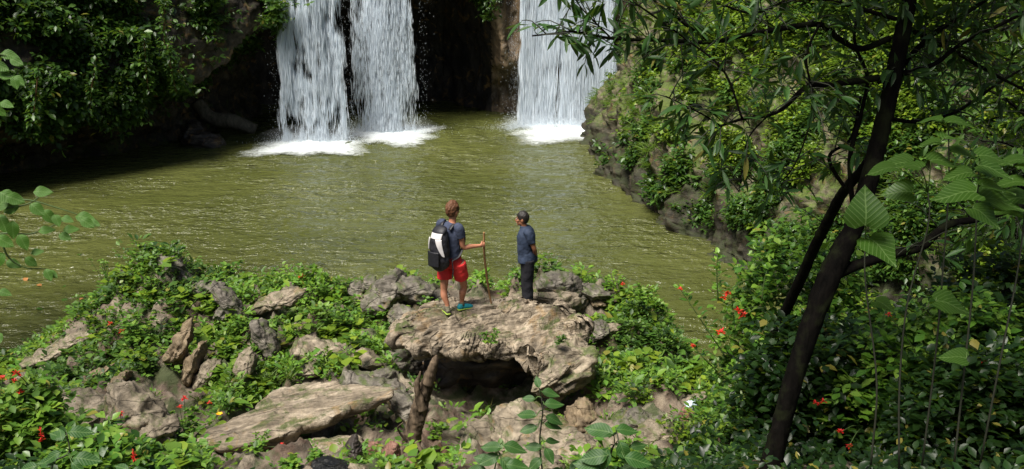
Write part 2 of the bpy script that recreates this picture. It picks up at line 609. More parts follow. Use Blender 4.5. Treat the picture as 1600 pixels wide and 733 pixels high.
M['foam'] = foam_mat()
_k = NT('spray_mist')
_k.t.links.new(_k.n('VolumePrincipled', {'Color': (.92, .96, 1, 1), 'Density': .07, 'Anisotropy': .1}).outputs[0], _k.out.inputs['Volume'])
M['mist'] = _k.m
M['skin_light'] = plain_mat('tanned_skin', (.46, .20, .115), .5, .08, 30, .05)
M['skin_dark'] = plain_mat('brown_skin', (.27, .115, .06), .5, .08, 30, .05)
M['hair_brown'] = plain_mat('brown_hair', (.10, .040, .016), .6, .5, 60, .6, dist=.01)
M['hair_black'] = plain_mat('black_hair', (.012, .009, .008), .5, .4, 60, .6, dist=.01)
M['tee'] = plain_mat('slate_blue_cotton', (.036, .046, .082), .85, .2, 14, .35, dist=.012)
M['shirt'] = plain_mat('dark_blue_shirt', (.020, .032, .062), .8, .2, 14, .35, dist=.012)
M['shorts'] = plain_mat('red_shorts', (.62, .030, .030), .75, .15, 9, .5, dist=.02)
M['trousers'] = plain_mat('black_trousers', (.008, .008, .012), .85, .2, 12, .4, dist=.015)
M['pack_black'] = plain_mat('black_nylon', (.010, .010, .014), .55, .3, 25, .4, dist=.01)
M['pack_white'] = plain_mat('pale_grey_nylon', (.50, .48, .48), .6, .12, 18, .4, dist=.01)
M['shoe_teal'] = plain_mat('turquoise_shoe', (.02, .28, .33), .6)
M['shoe_olive'] = plain_mat('olive_grey_shoe', (.12, .11, .07), .7)
M['sole'] = plain_mat('shoe_sole', (.30, .42, .06), .7)
M['shoe_black'] = plain_mat('black_leather', (.012, .011, .010), .4)
M['eye_white'] = plain_mat('eye_white', (.7, .68, .65), .3, .02)
M['lips'] = plain_mat('lips', (.30, .10, .08), .5, .05)
M['stick'] = bark_mat('peeled_stick', (.20, .11, .05), (.38, .23, .11), 2)
M['dry_leaf'] = plain_mat('dry_leaf', (.30, .13, .035), .7)
M['orange_stone'] = plain_mat('orange_stone', (.42, .22, .10), .7)
M['wrapper'] = plain_mat('pale_blue_plastic', (.50, .60, .68), .25, .1, 10, .3)
# ------------------------------------------------------------------ ground of the near bank
_cp = []
for (px, py, Y) in [
    (0, 733, 9.0), (200, 733, 9.3), (400, 733, 9.5), (600, 733, 9.7), (800, 733, 9.7), (1000, 733, 9.5), (1200, 733, 8.6), (1400, 733, 8.2), (1600, 733, 8.0),
    (150, 690, 10.5), (500, 702, 10.3), (720, 690, 10.9), (900, 700, 10.6), (1050, 690, 10.6),
    (100, 640, 12.2), (250, 640, 12.2), (660, 652, 12.0), (760, 655, 12.1), (950, 650, 11.8), (1060, 640, 12.2),
    (60, 600, 14.2), (160, 600, 13.6), (280, 600, 13.2), (400, 605, 13.0), (520, 590, 13.2), (620, 600, 13.2), (930, 590, 13.2), (1040, 600, 13.8),
    (50, 560, 17.0), (130, 540, 15.4), (250, 530, 14.6), (350, 540, 14.2), (450, 540, 14.2), (560, 545, 14.2), (1000, 560, 14.6), (1055, 578, 17.0),
    (130, 490, 16.4), (200, 465, 15.6), (260, 465, 15.2), (340, 490, 15.2), (430, 490, 15.3), (520, 490, 15.5), (590, 490, 15.5), (940, 500, 15.2), (1000, 500, 15.8), (1040, 522, 16.6),
    (215, 418, 16.4), (258, 406, 16.2), (330, 448, 16.4), (420, 452, 16.6), (500, 450, 16.6), (560, 458, 16.6), (610, 455, 16.4), (680, 458, 16.2), (850, 452, 16.2), (930, 462, 16.4), (1000, 480, 16.8)]:
    _cp.append(at(px, py, Y))
_cp += [np.array(p, float) for p in [
    (-14, 19, -.5), (-11, 19.3, -.5), (-9, 19.5, -.5), (-7, 19.8, -.5), (-4, 19.8, -.5), (-1, 19.8, -.5), (2, 19.6, -.5), (3.6, 19, -.4), (3.9, 17.6, -.1), (4.6, 16, -.1),
    (-2.6, 11.2, 2.4), (-1.7, 11.6, 2.3), (-3.4, 11.0, 2.55), (-1.3, 11.2, 2.35), (-.6, 12.7, 2.15), (0, 12.9, 2.0), (.6, 12.8, 2.05), (0, 13.4, 1.95), (0.2, 14.2, 2.2), (1.2, 14.6, 2.2), (0, 15.6, 2.4), (1.3, 16, 2.2),
    (4.4, 12, 1.9), (6, 11, 2.6), (7, 14, .9), (9, 12, 1.9), (8, 17.5, -.3), (11, 17, .1), (11, 10, 2.9), (15, 14, 1.6), (6, 16, -.2),
    (-9, 12, 2.2), (-12, 12, 1.9), (-12, 15.5, .5), (-15, 16, -.2), (-16, 12, 1.6), (-10, 9.5, 3.1), (10, 7, 4.3), (16, 8, 4.3),
    (-8, 4, 5.5), (0, 4, 5.8), (8, 4, 6.0), (-8, -2, 7.2), (0, 0, 7.3), (8, -2, 7.6), (-16, 4, 5.2), (16, 4, 6.2), (0, -8, 8.4), (14, -8, 8.8), (-14, -8, 8.4)]]
_cp = np.array(_cp)


def _tps(r2):
    return r2 * np.log(r2 + 1e-9)


_d2 = ((_cp[:, None, :2] - _cp[None, :, :2]) ** 2).sum(-1)
_n = len(_cp)
_A = np.zeros((_n + 3, _n + 3))
_A[:_n, :_n] = _tps(_d2) + np.eye(_n) * .15
_A[:_n, _n] = 1
_A[:_n, _n + 1:] = _cp[:, :2]
_A[_n, :_n] = 1
_A[_n + 1:, :_n] = _cp[:, :2].T
_w = np.linalg.solve(_A, np.concatenate([_cp[:, 2], np.zeros(3)]))


def crag(P):
    '''0..1, the rank of a spot's rockiness'''
    return np.interp(fbm(P * np.array([1.5, .8, 0]) + 5, 3, gain=.42, ridged=True), _cq, np.linspace(0, 1, 41))


_cs = np.random.default_rng(2).uniform(-15, 15, (20000, 3))
_cq = np.quantile(fbm(_cs * np.array([1.5, .8, 0]) + 5, 3, gain=.42, ridged=True), np.linspace(0, 1, 41))


def gz(x, y, rough=True):
    x, y = np.atleast_1d(np.asarray(x, float)), np.atleast_1d(np.asarray(y, float))
    out = np.zeros(len(x))
    for i0 in range(0, len(x), 20000):
        s = slice(i0, i0 + 20000)
        r2 = (x[s, None] - _cp[None, :, 0]) ** 2 + (y[s, None] - _cp[None, :, 1]) ** 2
        out[s] = _tps(r2) @ _w[:_n] + _w[_n] + _w[_n + 1] * x[s] + _w[_n + 2] * y[s]
    if rough:
        P = np.stack([x, y, x * 0], 1)
        amp = np.clip((y - 4) / 5, 0, 1)
        rg = crag(P)
        amp = amp * (1 - .9 * np.exp(-((x - .1) / 1.1) ** 2 - ((y - 12.9) / 1.0) ** 2))
        am2 = np.clip((y - 8.5) / 2, 0.12, 1)
        out = out + amp * (.17 * fbm(P * .9, 4) + am2 * (.30 * (rg - .5) + .32 * np.clip(rg - .74, 0, .3)) - .02)
    return out




def ground_hit(px, py, y0=6.5, y1=19.5):
    Y = np.linspace(y0, y1, 700)
    d = ray(px, py)
    P = CAM + d * (Y / d[1])[:, None]
    below = P[:, 2] < gz(P[:, 0], P[:, 1])
    return P[np.argmax(below)] if below.any() else None


nx, ny = 520, 480
gx, gy = np.linspace(-17, 17, nx), np.concatenate([np.linspace(-7, 7.9, 60), np.linspace(8, 19.5, 380), np.linspace(19.6, 23, 40)])
GX, GY = np.meshgrid(gx, gy, indexing='ij')
GZ = gz(GX.ravel(), GY.ravel())
GV = np.stack([GX.ravel(), GY.ravel(), GZ], 1)
tag(mk('ground', GV, grid_faces(nx, ny), M['ground']), kind='structure')
# river bed and surrounding land below everything
BV = np.array([[-90, -60, -1.2], [90, -60, -1.2], [90, 120, -1.2], [-90, 120, -1.2]], float)
tag(mk('terrain', BV, np.array([[0, 1, 2, 3]]), M['ground'], smooth=False), kind='structure')

# ------------------------------------------------------------------ pool
FALLS = [(-8.95, 44.0, 1.5), (-6.4, 46.6, 1.3), (2.3, 47.8, 2.4)]
wx, wy = np.linspace(-30, 22, 620), np.concatenate([np.linspace(12, 30, 300), np.linspace(30.1, 60, 260)])
WX, WY = np.meshgrid(wx, wy, indexing='ij')
Pw = np.stack([WX.ravel(), WY.ravel(), WX.ravel() * 0], 1)
wz = .035 * fbm(Pw * np.array([.55, 1.0, 1]), 3) + .022 * fbm(Pw * np.array([1.4, 2.6, 1]) + 9, 3, ridged=True)
for (fx, fy, fr) in FALLS:
    r = np.hypot(Pw[:, 0] - fx, Pw[:, 1] - fy)
    wz += .05 * np.exp(-np.maximum(r - fr, 0) / 3.0) * np.sin(r * 4.5 + 1.5 * perlin(Pw * .6)) + .10 * np.exp(-np.maximum(r - fr, 0) / 1.2) * perlin(Pw * 2.0 + 3)
Pw[:, 2] = wz
tag(mk('water', Pw, grid_faces(len(wx), len(wy)), M['water']), kind='structure')


# ------------------------------------------------------------------ cliffs
def sheet(path, nu, profile_fn, nv, outward, amp, freq, stretch=(1, 1, 1), seed=0.0, ridge=0.0):
    """path: plan polyline; profile_fn(s 0..1, n) -> (n,2) offsets (outward, z); returns (V, faces, nu, nv)"""
    path = np.asarray(path, float)
    q, _ = smooth_path(np.c_[path, np.zeros(len(path))], np.zeros(len(path)), nu)
    tg = unit(np.gradient(q, axis=0))
    nrm = np.stack([tg[:, 1], -tg[:, 0], np.zeros(nu)], 1) * outward
    V = np.zeros((nu, nv, 3))
    for i in range(nu):
        HERE[:] = q[i]
        pr = profile_fn(i / (nu - 1), nv)
        V[i] = q[i] + nrm[i] * pr[:, 0:1]
        V[i, :, 2] = pr[:, 1]
    dn = np.gradient(V, axis=0)
    dv = np.gradient(V, axis=1)
    N = unit(np.cross(dn.reshape(-1, 3), dv.reshape(-1, 3)))
    W = V.reshape(-1, 3)
    st = np.array(stretch, float)
    d = amp * fbm(W * freq * st + seed, 5)
    if ridge:
        d = d + ridge * fbm(W * freq * 2.2 * st + seed + 31, 4, ridged=True)
    if ridge:
        d = d + .30 * ridge * fbm(W * freq * 8 * st + seed + 77, 3, ridged=True)
    W = W + N * d[:, None]
    return W, grid_faces(nu, nv), N


HERE = np.zeros(3)


def prof(points, n):
    p = np.asarray(points, float)
    L = np.concatenate([[0], np.cumsum(np.linalg.norm(np.diff(p, axis=0), axis=1))])
    t = np.linspace(0, L[-1], n)
    return np.stack([np.interp(t, L, p[:, 0]), np.interp(t, L, p[:, 1])], 1)


# right bank: sloping rock and greenery rising from the water's edge
RPATH = [(5.2, 51), (4.35, 47.5), (4.05, 44), (4.4, 39), (4.9, 34.8), (6.1, 29.2), (7.5, 26.0), (9.3, 23.4), (12, 20.6), (16, 18.2), (21, 16)]


def right_profile(s, n):
    k = .64 - .12 * s
    return prof([(-.6, -.8), (-.1, 0), (.30, 1.2), (.85, 2.6), (.35 + 2.6 * k, 4.6), (.35 + 5.4 * k, 7.8), (.35 + 7.5 * k, 12), (1 + 8.5 * k, 17)], n)


RV, RF, RN = sheet(RPATH, 640, right_profile, 260, -1, .62, .45, (1.5, .75, .55), 3.0, .34)
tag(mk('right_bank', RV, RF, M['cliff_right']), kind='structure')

# left cliff: a bulging wall that hangs over a dark undercut
LPATH = [(-10.2, 51), (-10.9, 47.5), (-11.9, 44.5), (-13.4, 42), (-15.6, 39.4), (-18.2, 36.4), (-21.5, 32), (-25, 26), (-29, 20)]


def left_profile(s, n):
    s = 1 - s
    lip = np.interp(s, [0, .18, .27, .36, .46, .58, .75, 1], [7.0, 6.2, 5.2, 3.9, 3.0, 2.4, 1.6, .8])
    rec = np.interp(s, [0, .2, .5, 1], [4.0, 4.2, 3.6, 2.0])
    return prof([(rec * .8, -.8), (rec, .5), (rec * .95, lip * .6), (rec * .5, lip - .1), (0.1, lip), (-.35, lip + .5), (-.2, lip + 1.8), (1.2, 9.0), (2.6, np.interp(s, [0, .3, .6, 1], [10, 11, 13, 14])), (5, np.interp(s, [0, .3, .6, 1], [11, 12.5, 17, 18]))], n)


LV, LF, LN = sheet(LPATH[::-1], 330, left_profile, 190, -1, .40, .6, (1, 1, .8), 11.0, .22)
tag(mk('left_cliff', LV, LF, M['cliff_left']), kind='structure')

# back wall: cave behind the left falls, water-worn face behind the right fall
BPATH = [(-26, 44.5), (-19, 46.2), (-13.5, 47.0), (-9, 47.4), (-5, 48.0), (-1.6, 48.6), (.4, 49.0), (2.5, 49.2), (5, 48.6), (8.5, 47.0)]


def back_profile(s, n):
    x = HERE[0]
    lip = np.interp(x, [-30, -1.6, -.85, -.3, .36, 2.8, 4.1, 8.5], [7.2, 7.0, 6.6, 3.0, 2.9, 3.0, 1.0, .6])
    rec = np.interp(x, [-30, -2.5, -.3, 2.3, 4.1, 8.5], [8.0, 8.0, 4.0, 1.6, .4, .2])
    return prof([(rec, -.8), (rec, lip * .5), (rec * .8, lip * .9), (.25, lip), (-.1, lip + .35), (0.2, lip + 2), (.8, max(lip + 3, 10)), (2.6, 13)], n)


KV, KF, KN = sheet(BPATH, 480, back_profile, 170, -1, .22, .7, (1, 1, .45), 23.0, .12)
kf_x = KV[KF[:, 0]][:, 0]
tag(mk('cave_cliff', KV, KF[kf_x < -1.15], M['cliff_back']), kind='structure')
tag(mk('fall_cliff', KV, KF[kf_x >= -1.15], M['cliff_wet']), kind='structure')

# ------------------------------------------------------------------ waterfalls
def streaks(bag, P, L, Wd, rng):
    """slim falling threads of water: top P, length L, half width Wd; two crossed slivers each for the wide ones"""
    n = len(P)
    a = rng.uniform(0, PI, n)
    V = np.zeros((n, 4, 3))
    down = np.stack([0 * L, 0 * L, L], 1)
    sd = np.stack([np.cos(a) * Wd, np.sin(a) * Wd, 0 * L], 1)
    f = rng.uniform(.25, .75, n)[:, None]
    V[:, 0] = P
    V[:, 1] = P - down * f + sd
    V[:, 2] = P - down
    V[:, 3] = P - down * (f + .1) - sd
    bag.add(V.reshape(-1, 3), np.arange(n * 4).reshape(n, 4))


def waterfall(label, xa, xb, Y, ztop, n, density, seed, flare=.3, edge=.0, front=.5, foam=(2.4, 1.5), foamoff=(0, -.6), wet=None, fade=0.0, len_rng=(.12, .5), contrast=(.35, 1.0, .5), mist=1.3):
    rng = np.random.default_rng(seed)
    w = xb - xa
    root = thing('waterfall', label, 'waterfall', ((xa + xb) / 2, Y, 0))
    bag = Bag()
    m = int(n * 4.5)
    u = rng.uniform(0, 1, m)
    z = rng.uniform(0, 1, m) * ztop
    dep = rng.uniform(-.5, .5, m)
    Pn = np.stack([u * w * 1.0, dep * 1.5, z], 1)
    # clumps: fast threads that wander down the fall
    thr = fbm(np.stack([u * w * 3.4 + .5 * perlin(np.stack([u * w * 1.3, z * .9, dep * 0 + seed], 1)), dep * .5, z * .42 + seed], 1), 3)
    net = fbm(np.stack([u * w * 4.5, dep * .5 + 7, z * 1.5 + seed], 1), 2, ridged=True)
    prob = density(u, z / ztop) * np.clip(contrast[0] + contrast[1] * thr + contrast[2] * net, .01, 1.5)
    keep = rng.uniform(0, 1, m) < prob
    u, z, dep = u[keep][:n], z[keep][:n], dep[keep][:n]
    tt = 1 - z / ztop
    x = xa + w * (.5 + (u - .5) * (1 + flare * tt ** 1.5)) + rng.normal(0, .015 + .055 * tt, len(u))
    x = x + .16 * perlin(np.stack([z * .55, u * 3 + seed, dep], 1)) * np.where(np.abs(u - .5) > .3, 1.4, .6)
    y = Y + dep * front + .12 * np.sin(u * 9) - .5 * tt ** .5 * .4
    L = rng.uniform(*len_rng, len(u))
    W = rng.uniform(.004, .013, len(u)) * (1 + .8 * rng.uniform(0, 1, len(u)) ** 5)
    streaks(bag, np.stack([x, y, z + L * .5], 1), L, W, rng)
    # flying droplets
    k = n // 60
    u = np.where(rng.uniform(0, 1, k) < .5, -.02 - np.abs(rng.normal(0, .07, k)), 1.02 + np.abs(rng.normal(0, .07, k)))
    z = rng.uniform(0, 1, k) ** 1.4 * ztop
    P = np.stack([xa + w * (.5 + (u - .5) * (1 + flare)), Y + rng.uniform(-.7, .5, k), z], 1)
    streaks(bag, P, rng.uniform(.02, .07, k), rng.uniform(.003, .010, k), rng)
    bag.build('falling_water', M['fall'], root)
    # splash: spray thrown up at the foot
    sp = Bag()
    k = n // 5
    r = rng.gamma(1.6, .36, k)
    a = rng.uniform(0, 2 * PI, k)
    hx = rng.uniform(xa - .15 * w, xb + .15 * w, k)
    P = np.stack([hx + np.cos(a) * r, Y + foamoff[1] * .4 + np.sin(a) * r * .7, rng.gamma(1.2, .20, k) * np.exp(-r * .4)], 1)
    streaks(sp, P, rng.uniform(.02, .07, k), rng.uniform(.004, .016, k), rng)
    sp.build('splash', M['fall'], root)
    # drifting spray
    Vm, Fm = ico(4)
    Vm = Vm * (1 + .18 * fbm(Vm * 1.6 + seed, 3))[:, None]
    mk('mist', Vm * [w * .66 + .6, 1.3, mist * .45] + [(xa + xb) / 2 + foamoff[0], Y - .6, mist * .3], Fm, M['mist'], root)
    # foam spreading over the pool
    fn, fm = 46, 120
    rr = np.linspace(0, 1, fn)
    aa = np.linspace(0, 2 * PI, fm)
    R, A = np.meshgrid(rr, aa, indexing='ij')
    lob = 1 + .22 * np.sin(A * 3 + seed) + .12 * np.sin(A * 7 + 2 * seed)
    X = (xa + xb) / 2 + foamoff[0] + np.cos(A) * R * (w * .5 + foam[0]) * lob
    Yy = Y + foamoff[1] + np.sin(A) * R * foam[1] * lob
    V = np.stack([X.ravel(), Yy.ravel(), 0 * X.ravel()], 1)
    V[:, 2] = .10 + .05 * (1 - R.ravel()) + .05 * fbm(V * 2.2, 3) * (1 - .6 * R.ravel())
    o = mk('foam', V, grid_faces(fn, fm), M['foam'], root)
    atr = o.data.attributes.new('dens', 'FLOAT', 'POINT')
    atr.data.foreach_set('value', (np.clip(1.02 - R.ravel() ** 1.5 * 1.0, 0, 1)).astype(np.float32))
    return root


def dens_left(u, t):
    edge = .45 + 1.3 * np.exp(-((u - .10) / .09) ** 2) + .45 * np.exp(-((u - .62) / .2) ** 2)
    return edge * (.55 + .45 * t) * np.clip((1.03 - u) * 8, 0, 1)


def dens_mid(u, t):
    core = 1.2 * np.exp(-((u - .55) / .17) ** 2) + .30 * np.exp(-((u - .28) / .13) ** 2) + .35 * np.exp(-((u - .85) / .07) ** 2) * t + .12
    return core * (.42 + .75 * t)


def dens_right(u, t):
    body = .95 - .25 * np.exp(-((u - .34) / .07) ** 2)
    low = np.where(t < .40, .20 + .85 * np.exp(-((u - .10) / .10) ** 2) + .85 * np.exp(-((u - .93) / .13) ** 2) + .45 * np.exp(-((u - .62) / .16) ** 2), 1.0)
    gap = np.where((np.abs(u - .40) < .035) & (t < .58), .25, 1.0)
    return body * low * gap * 1.25


waterfall('left waterfall, a broad lacy white curtain falling in front of the dark cave', -10.5, -7.7, 44.2, 8.0, 34000, dens_left, 3, flare=.12, foam=(1.5, 3.3), foamoff=(-.1, -1.0), contrast=(-.12, 2.6, .9), len_rng=(.2, .85))
waterfall('middle waterfall, a thin misty bluish veil beside the broad curtain', -7.5, -4.8, 46.4, 8.0, 34000, dens_mid, 5, flare=.25, foam=(1.5, 3.0), foamoff=(.4, -.7), contrast=(.30, 1.0, .35), len_rng=(.15, .7))
waterfall('right waterfall, a wide white sheet sliding over a tan rock face by the mossy bank', .5, 4.95, 48.2, 8.0, 105000, dens_right, 8, flare=.04, foam=(1.3, 3.6), foamoff=(.0, -1.6), contrast=(.40, 1.0, .4), front=.35, len_rng=(.3, 1.3))
# ------------------------------------------------------------------ rocks
import bmesh
STONES = []
def rot_axis(V, axis, ang):
    axis = unit(np.array(axis, float))
    c, s = math.cos(ang), math.sin(ang)
    return V * c + np.cross(axis, V) * s + axis * (V @ axis)[:, None] * (1 - c)


def rock_verts(seed, size, sub=5, planes=14, rough=.10, strata=.05, sharp=.55):
    rng = np.random.default_rng(seed)
    D, F = ico(sub)
    n = unit(rng.normal(size=(planes, 3)))
    c = rng.uniform(sharp, 1.0, planes)
    dots = D @ n.T
    r = np.where(dots > .05, c / np.maximum(dots, .05), 9).min(1)
    r = np.minimum(r, 1.12)
    V = D * r[:, None] * (np.array(size) / 2)
    N = unit(D / np.array(size))
    m = float(np.mean(size))
    q = V / m * 3.0
    d = rough * m * .45 * fbm(q + seed * 3.1, 5) + .05 * m * (np.abs(fbm(q * 1.7 + seed, 3)) - .3) + strata * m * fbm(q * np.array([.6, 1.1, 3.2]) + seed, 4, ridged=True)
    return V + N * d[:, None], F


def rock(label, px, py, Y, w, h, mat, seed, depth=None, tilt=0.0, yaw=0.0, pitch=0.0, name='rock', cat='rock', group=None, sub=5, sink=0.0, auto=True, **kw):
    """a rock whose outline is about w x h pixels round (px,py), turned by tilt degrees on the picture's axis"""
    if auto and Y < 25:
        hp = ground_hit(px, py + .30 * h * abs(math.cos(math.radians(tilt))) + .3 * w * abs(math.sin(math.radians(tilt))))
        if hp is not None and abs(hp[1] - Y) < 2.2:
            Y = hp[1]
    c = at(px, py, Y)
    s = pxm(Y) * 1.12
    W, Hh = w * s, h * s
    depth = depth if depth else (W + Hh) * .5
    V, F = rock_verts(seed, (W, depth, Hh), sub, **kw)
    if pitch:
        V = rot_axis(V, (1, 0, 0), math.radians(pitch))
    V = rot_axis(V, (0, 1, 0), math.radians(tilt))
    STONES.append((c[0], c[1], max(W, depth) * .5, W * .5 if abs(tilt) < 40 else Hh * .5))
    if yaw:
        V = rot_axis(V, (0, 0, 1), math.radians(yaw))
    c = c - np.array([0, 0, sink + (.10 * s * h if auto else 0)])
    o = mk(name, V + c, F, M[mat], loc=c)
    return tag(o, label, cat, group)


def slab(outline, plane, thick, mat, name, label, seed, nth=260, nr=46, rough=.05, strata_dir=(1, .2, 0), strata=.05, undercut=.5, lipround=.16, bumps=(), cat='rock', cen=None, edge_noise=.06, ragged=1.0, terr=2.2, pits=.12, shrink=1.0):
    """a thick irregular block of stone: its top follows a sloping plane inside a traced outline, its sides fall away and tuck in below"""
    P = np.array([on_plane(a, b, *plane) for (a, b) in outline])
    P = P.mean(0) + (P - P.mean(0)) * shrink
    c = P.mean(0) if cen is None else on_plane(*cen, *plane)
    d = P[:, :2] - c[:2]
    ang = np.arctan2(d[:, 1], d[:, 0])
    o = np.argsort(ang)
    ang, rad = ang[o], np.linalg.norm(d, axis=1)[o]
    th = np.linspace(-PI, PI, nth, endpoint=False)
    R = np.interp(th, np.concatenate([ang - 2 * PI, ang, ang + 2 * PI]), np.tile(rad, 3))
    e = np.stack([np.cos(th), np.sin(th), 0 * th], 1)
    R = R * (1 + edge_noise * fbm(e * 3.5 + seed, 4) + .02 * ragged * fbm(e * 22 + seed, 3))
    z0, ax, ay, x0, y0 = plane
    rows = []
    nt = nr
    # top, rim, side, underside
    for k, t in enumerate(np.linspace(0.02, 1, nt)):
        rows.append((t ** .8, 0.0))
    ns = 16
    for k in range(1, ns + 1):
        f = k / ns
        rows.append((1 - undercut * f ** 1.6 + .02 * math.sin(f * 9), -f))
    for f in (.66, .33, .02):
        rows.append(((1 - undercut) * f, -1.02))
    V = np.zeros((nth, len(rows), 3))
    for j, (t, s) in enumerate(rows):
        x = c[0] + e[:, 0] * R * t
        y = c[1] + e[:, 1] * R * t
        z = z0 + ax * (x - x0) + ay * (y - y0)
        drop = lipround * max(0, t - .7) ** 2 / .09 if s == 0 else lipround
        tk = thick(x, y) if callable(thick) else thick
        V[:, j] = np.stack([x, y, z - drop + s * tk], 1)
    W = V.reshape(-1, 3)
    dn = np.gradient(V, axis=0).reshape(-1, 3)
    dv = np.gradient(V, axis=1).reshape(-1, 3)
    N = -unit(np.cross(dn, dv))
    sd = unit(np.array(strata_dir, float))
    side = np.array([-sd[1], sd[0], 0])
    q = np.stack([W @ sd * .55, W @ side * 2.4, W[:, 2] * 2.2], 1)
    disp = rough * fbm(W * 1.6 + seed, 5) + .35 * strata * fbm(q * 1.5 + seed, 5, ridged=True) + .3 * strata * fbm(q * 6 + seed, 3)
    # broken layers: a gentle rise and a sharp drop across the grain
    t = W @ side * terr + .40 * fbm(np.stack([W @ sd * .5, W @ side * .8, W[:, 2] * .8], 1) + seed, 4)
    saw = t - np.floor(t)
    disp = disp + strata * 1.3 * (np.where(saw < .82, saw / .82, (1 - saw) / .18) - .5) * np.clip(.6 + fbm(W * .9 + 3 + seed, 2), 0, 1.3)
    # solution pits
    disp = disp - pits * np.clip(fbm(W * np.array([3.2, 3.2, 3.2]) + 50 + seed, 3) - .35, 0, .6)
    for (bx, by, br, bh) in bumps:
        bp = on_plane(bx, by, *plane)
        disp = disp + bh * np.exp(-((W[:, 0] - bp[0]) ** 2 + (W[:, 1] - bp[1]) ** 2) / br ** 2)
    W = W + N * disp[:, None]
    F = grid_faces(nth, len(rows), wrap_u=True)
    Nn = len(W)
    W = np.vstack([W, W.reshape(nth, -1, 3)[:, 0].mean(0), W.reshape(nth, -1, 3)[:, -1].mean(0)])
    nr_ = len(rows)
    caps = [(Nn, ((i + 1) % nth) * nr_, i * nr_)[::-1] for i in range(nth)] + [(Nn + 1, i * nr_ + nr_ - 1, ((i + 1) % nth) * nr_ + nr_ - 1)[::-1] for i in range(nth)]
    F = [F[:, ::-1], np.array(caps)]
    org = W.mean(0)
    ob = mk(name, W, F, M[mat], loc=org)
    tag(ob, label, cat)
    return ob


# the great boulder the two people stand on
BOULDER_PLANE = (3.38, .0, .07, 0.0, 13.3)
BOULDER = slab([(612, 522), (622, 500), (655, 480), (700, 466), (760, 464), (800, 471), (850, 474), (890, 482), (914, 494), (920, 528), (906, 552), (866, 576), (838, 570), (800, 552), (745, 540), (700, 540), (660, 538), (628, 534)],
     BOULDER_PLANE, lambda x, y: .10 + .34 * np.clip(x - .1, 0, 1.2), 'rock_boulder', 'boulder', 'huge tan overhanging boulder that two people stand on, dark hollow beneath it', 5,
     nth=620, nr=110, rough=.05, strata_dir=(.80, .60, 0), strata=.17, undercut=.5, lipround=.10, edge_noise=.07, ragged=2.0, terr=2.1, pits=.20, shrink=.95, bumps=[(880, 500, .35, .10), (660, 520, .4, .05), (880, 560, .42, -.36), (810, 560, .34, -.26), (745, 560, .25, -.12), (780, 520, .22, .09), (840, 500, .25, .08)], cat='boulder', cen=(770, 512))


def on_boulder(px, py):
    '''where the sight line through a picture point meets the boulder's stone'''
    from mathutils import Vector
    bpy.context.view_layer.update()
    d = ray(px, py)
    ok, loc, *_ = BOULDER.ray_cast(Vector(CAM - np.array(BOULDER.location)), Vector(d).normalized(), depsgraph=bpy.context.evaluated_depsgraph_get())
    return np.array(loc) + np.array(BOULDER.location) if ok else on_plane(px, py, *BOULDER_PLANE)


# blocks carrying the boulder at the back and the right
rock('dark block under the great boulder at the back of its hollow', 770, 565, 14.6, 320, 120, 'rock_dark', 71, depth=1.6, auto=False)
rock('cracked tan block wedged under the right end of the great boulder', 880, 575, 12.75, 95, 80, 'rock_tan', 72, depth=.9, auto=False, tilt=-28, rough=.16, strata=.09)
rock('narrow tan rib of stone leaning out below the right end of the great boulder', 862, 588, 12.35, 75, 20, 'rock_tan', 73, depth=.3, auto=False, tilt=-38)
rock('flat tan shelf of stone behind the man in black trousers', 862, 466, 15.9, 100, 20, 'rock_tan', 74, depth=.6, tilt=2, auto=False)

# long split slab lying across the left foreground
slab([(308, 690), (318, 674), (352, 660), (400, 640), (440, 606), (482, 598), (540, 606), (585, 604), (612, 607), (610, 616), (545, 632), (470, 660), (400, 687), (345, 696)],
     (3.08, .07, .02, -2, 11.2), lambda x, y: .20 + 0 * x, 'rock_slab', 'rock_slab', 'long flat tan slab with a straight front edge lying across the left foreground', 9,
     nth=380, nr=52, rough=.02, strata_dir=(.93, .36, 0), strata=.05, undercut=.3, lipround=.02, terr=4.2, pits=.06, cat='rock slab', edge_noise=.02, ragged=.4)
slab([(330, 735), (420, 712), (520, 682), (572, 676), (560, 700), (520, 735), (440, 765)],
     (2.86, .06, -.04, -2, 10), lambda x, y: .3 + 0 * x, 'rock_slab', 'rock_slab', 'lower layered tan slab sticking out below the long flat slab', 13,
     nth=260, nr=40, rough=.04, strata_dir=(.93, .36, 0), strata=.06, undercut=.1, cat='rock slab')
# bottom centre: saddle shaped pale boulders
rock('pale rounded boulder with a saddle back at the foot of the dark hollow', 768, 692, 11.3, 130, 66, 'rock_tan', 21, depth=.8, auto=False, tilt=14, rough=.2, strata=.05)
rock('pale peaked boulder behind the tall broad leaved plant', 815, 672, 11.0, 120, 80, 'rock_tan', 22, depth=.9, tilt=-12, rough=.25)
rock('smooth pale stone bridging between peaked boulder and horn shaped stone', 870, 695, 10.9, 130, 60, 'rock_tan', 23, depth=1.0, tilt=-6, rough=.2)
rock('horn shaped ochre stone with a blunt top beside the right hand path', 912, 660, 11.1, 56, 84, 'rock_brown', 24, depth=.5, tilt=10, rough=.22)
rock('pale broken ledge stone in front of the horn shaped stone', 960, 690, 10.7, 110, 46, 'rock_tan', 25, depth=.8, tilt=4, rough=.25)
rock('flat pale stone at the bottom edge beside the broad ribbed leaves', 830, 728, 10.0, 110, 40, 'rock_tan', 26, depth=.6, rough=.2)
rock('low brown ledge across the bare path', 1000, 658, 12.2, 80, 22, 'rock_grey', 27, depth=.5, tilt=-3, rough=.3)
rock('low pinkish ledge below the bare path with a dark underside', 1030, 674, 11.5, 70, 24, 'rock_tan', 28, depth=.5, tilt=-2, rough=.3)
rock('pointed pinkish stone at the head of the path by the red flowered shrub', 1080, 626, 12.6, 46, 22, 'rock_tan', 29, depth=.35, tilt=-32)
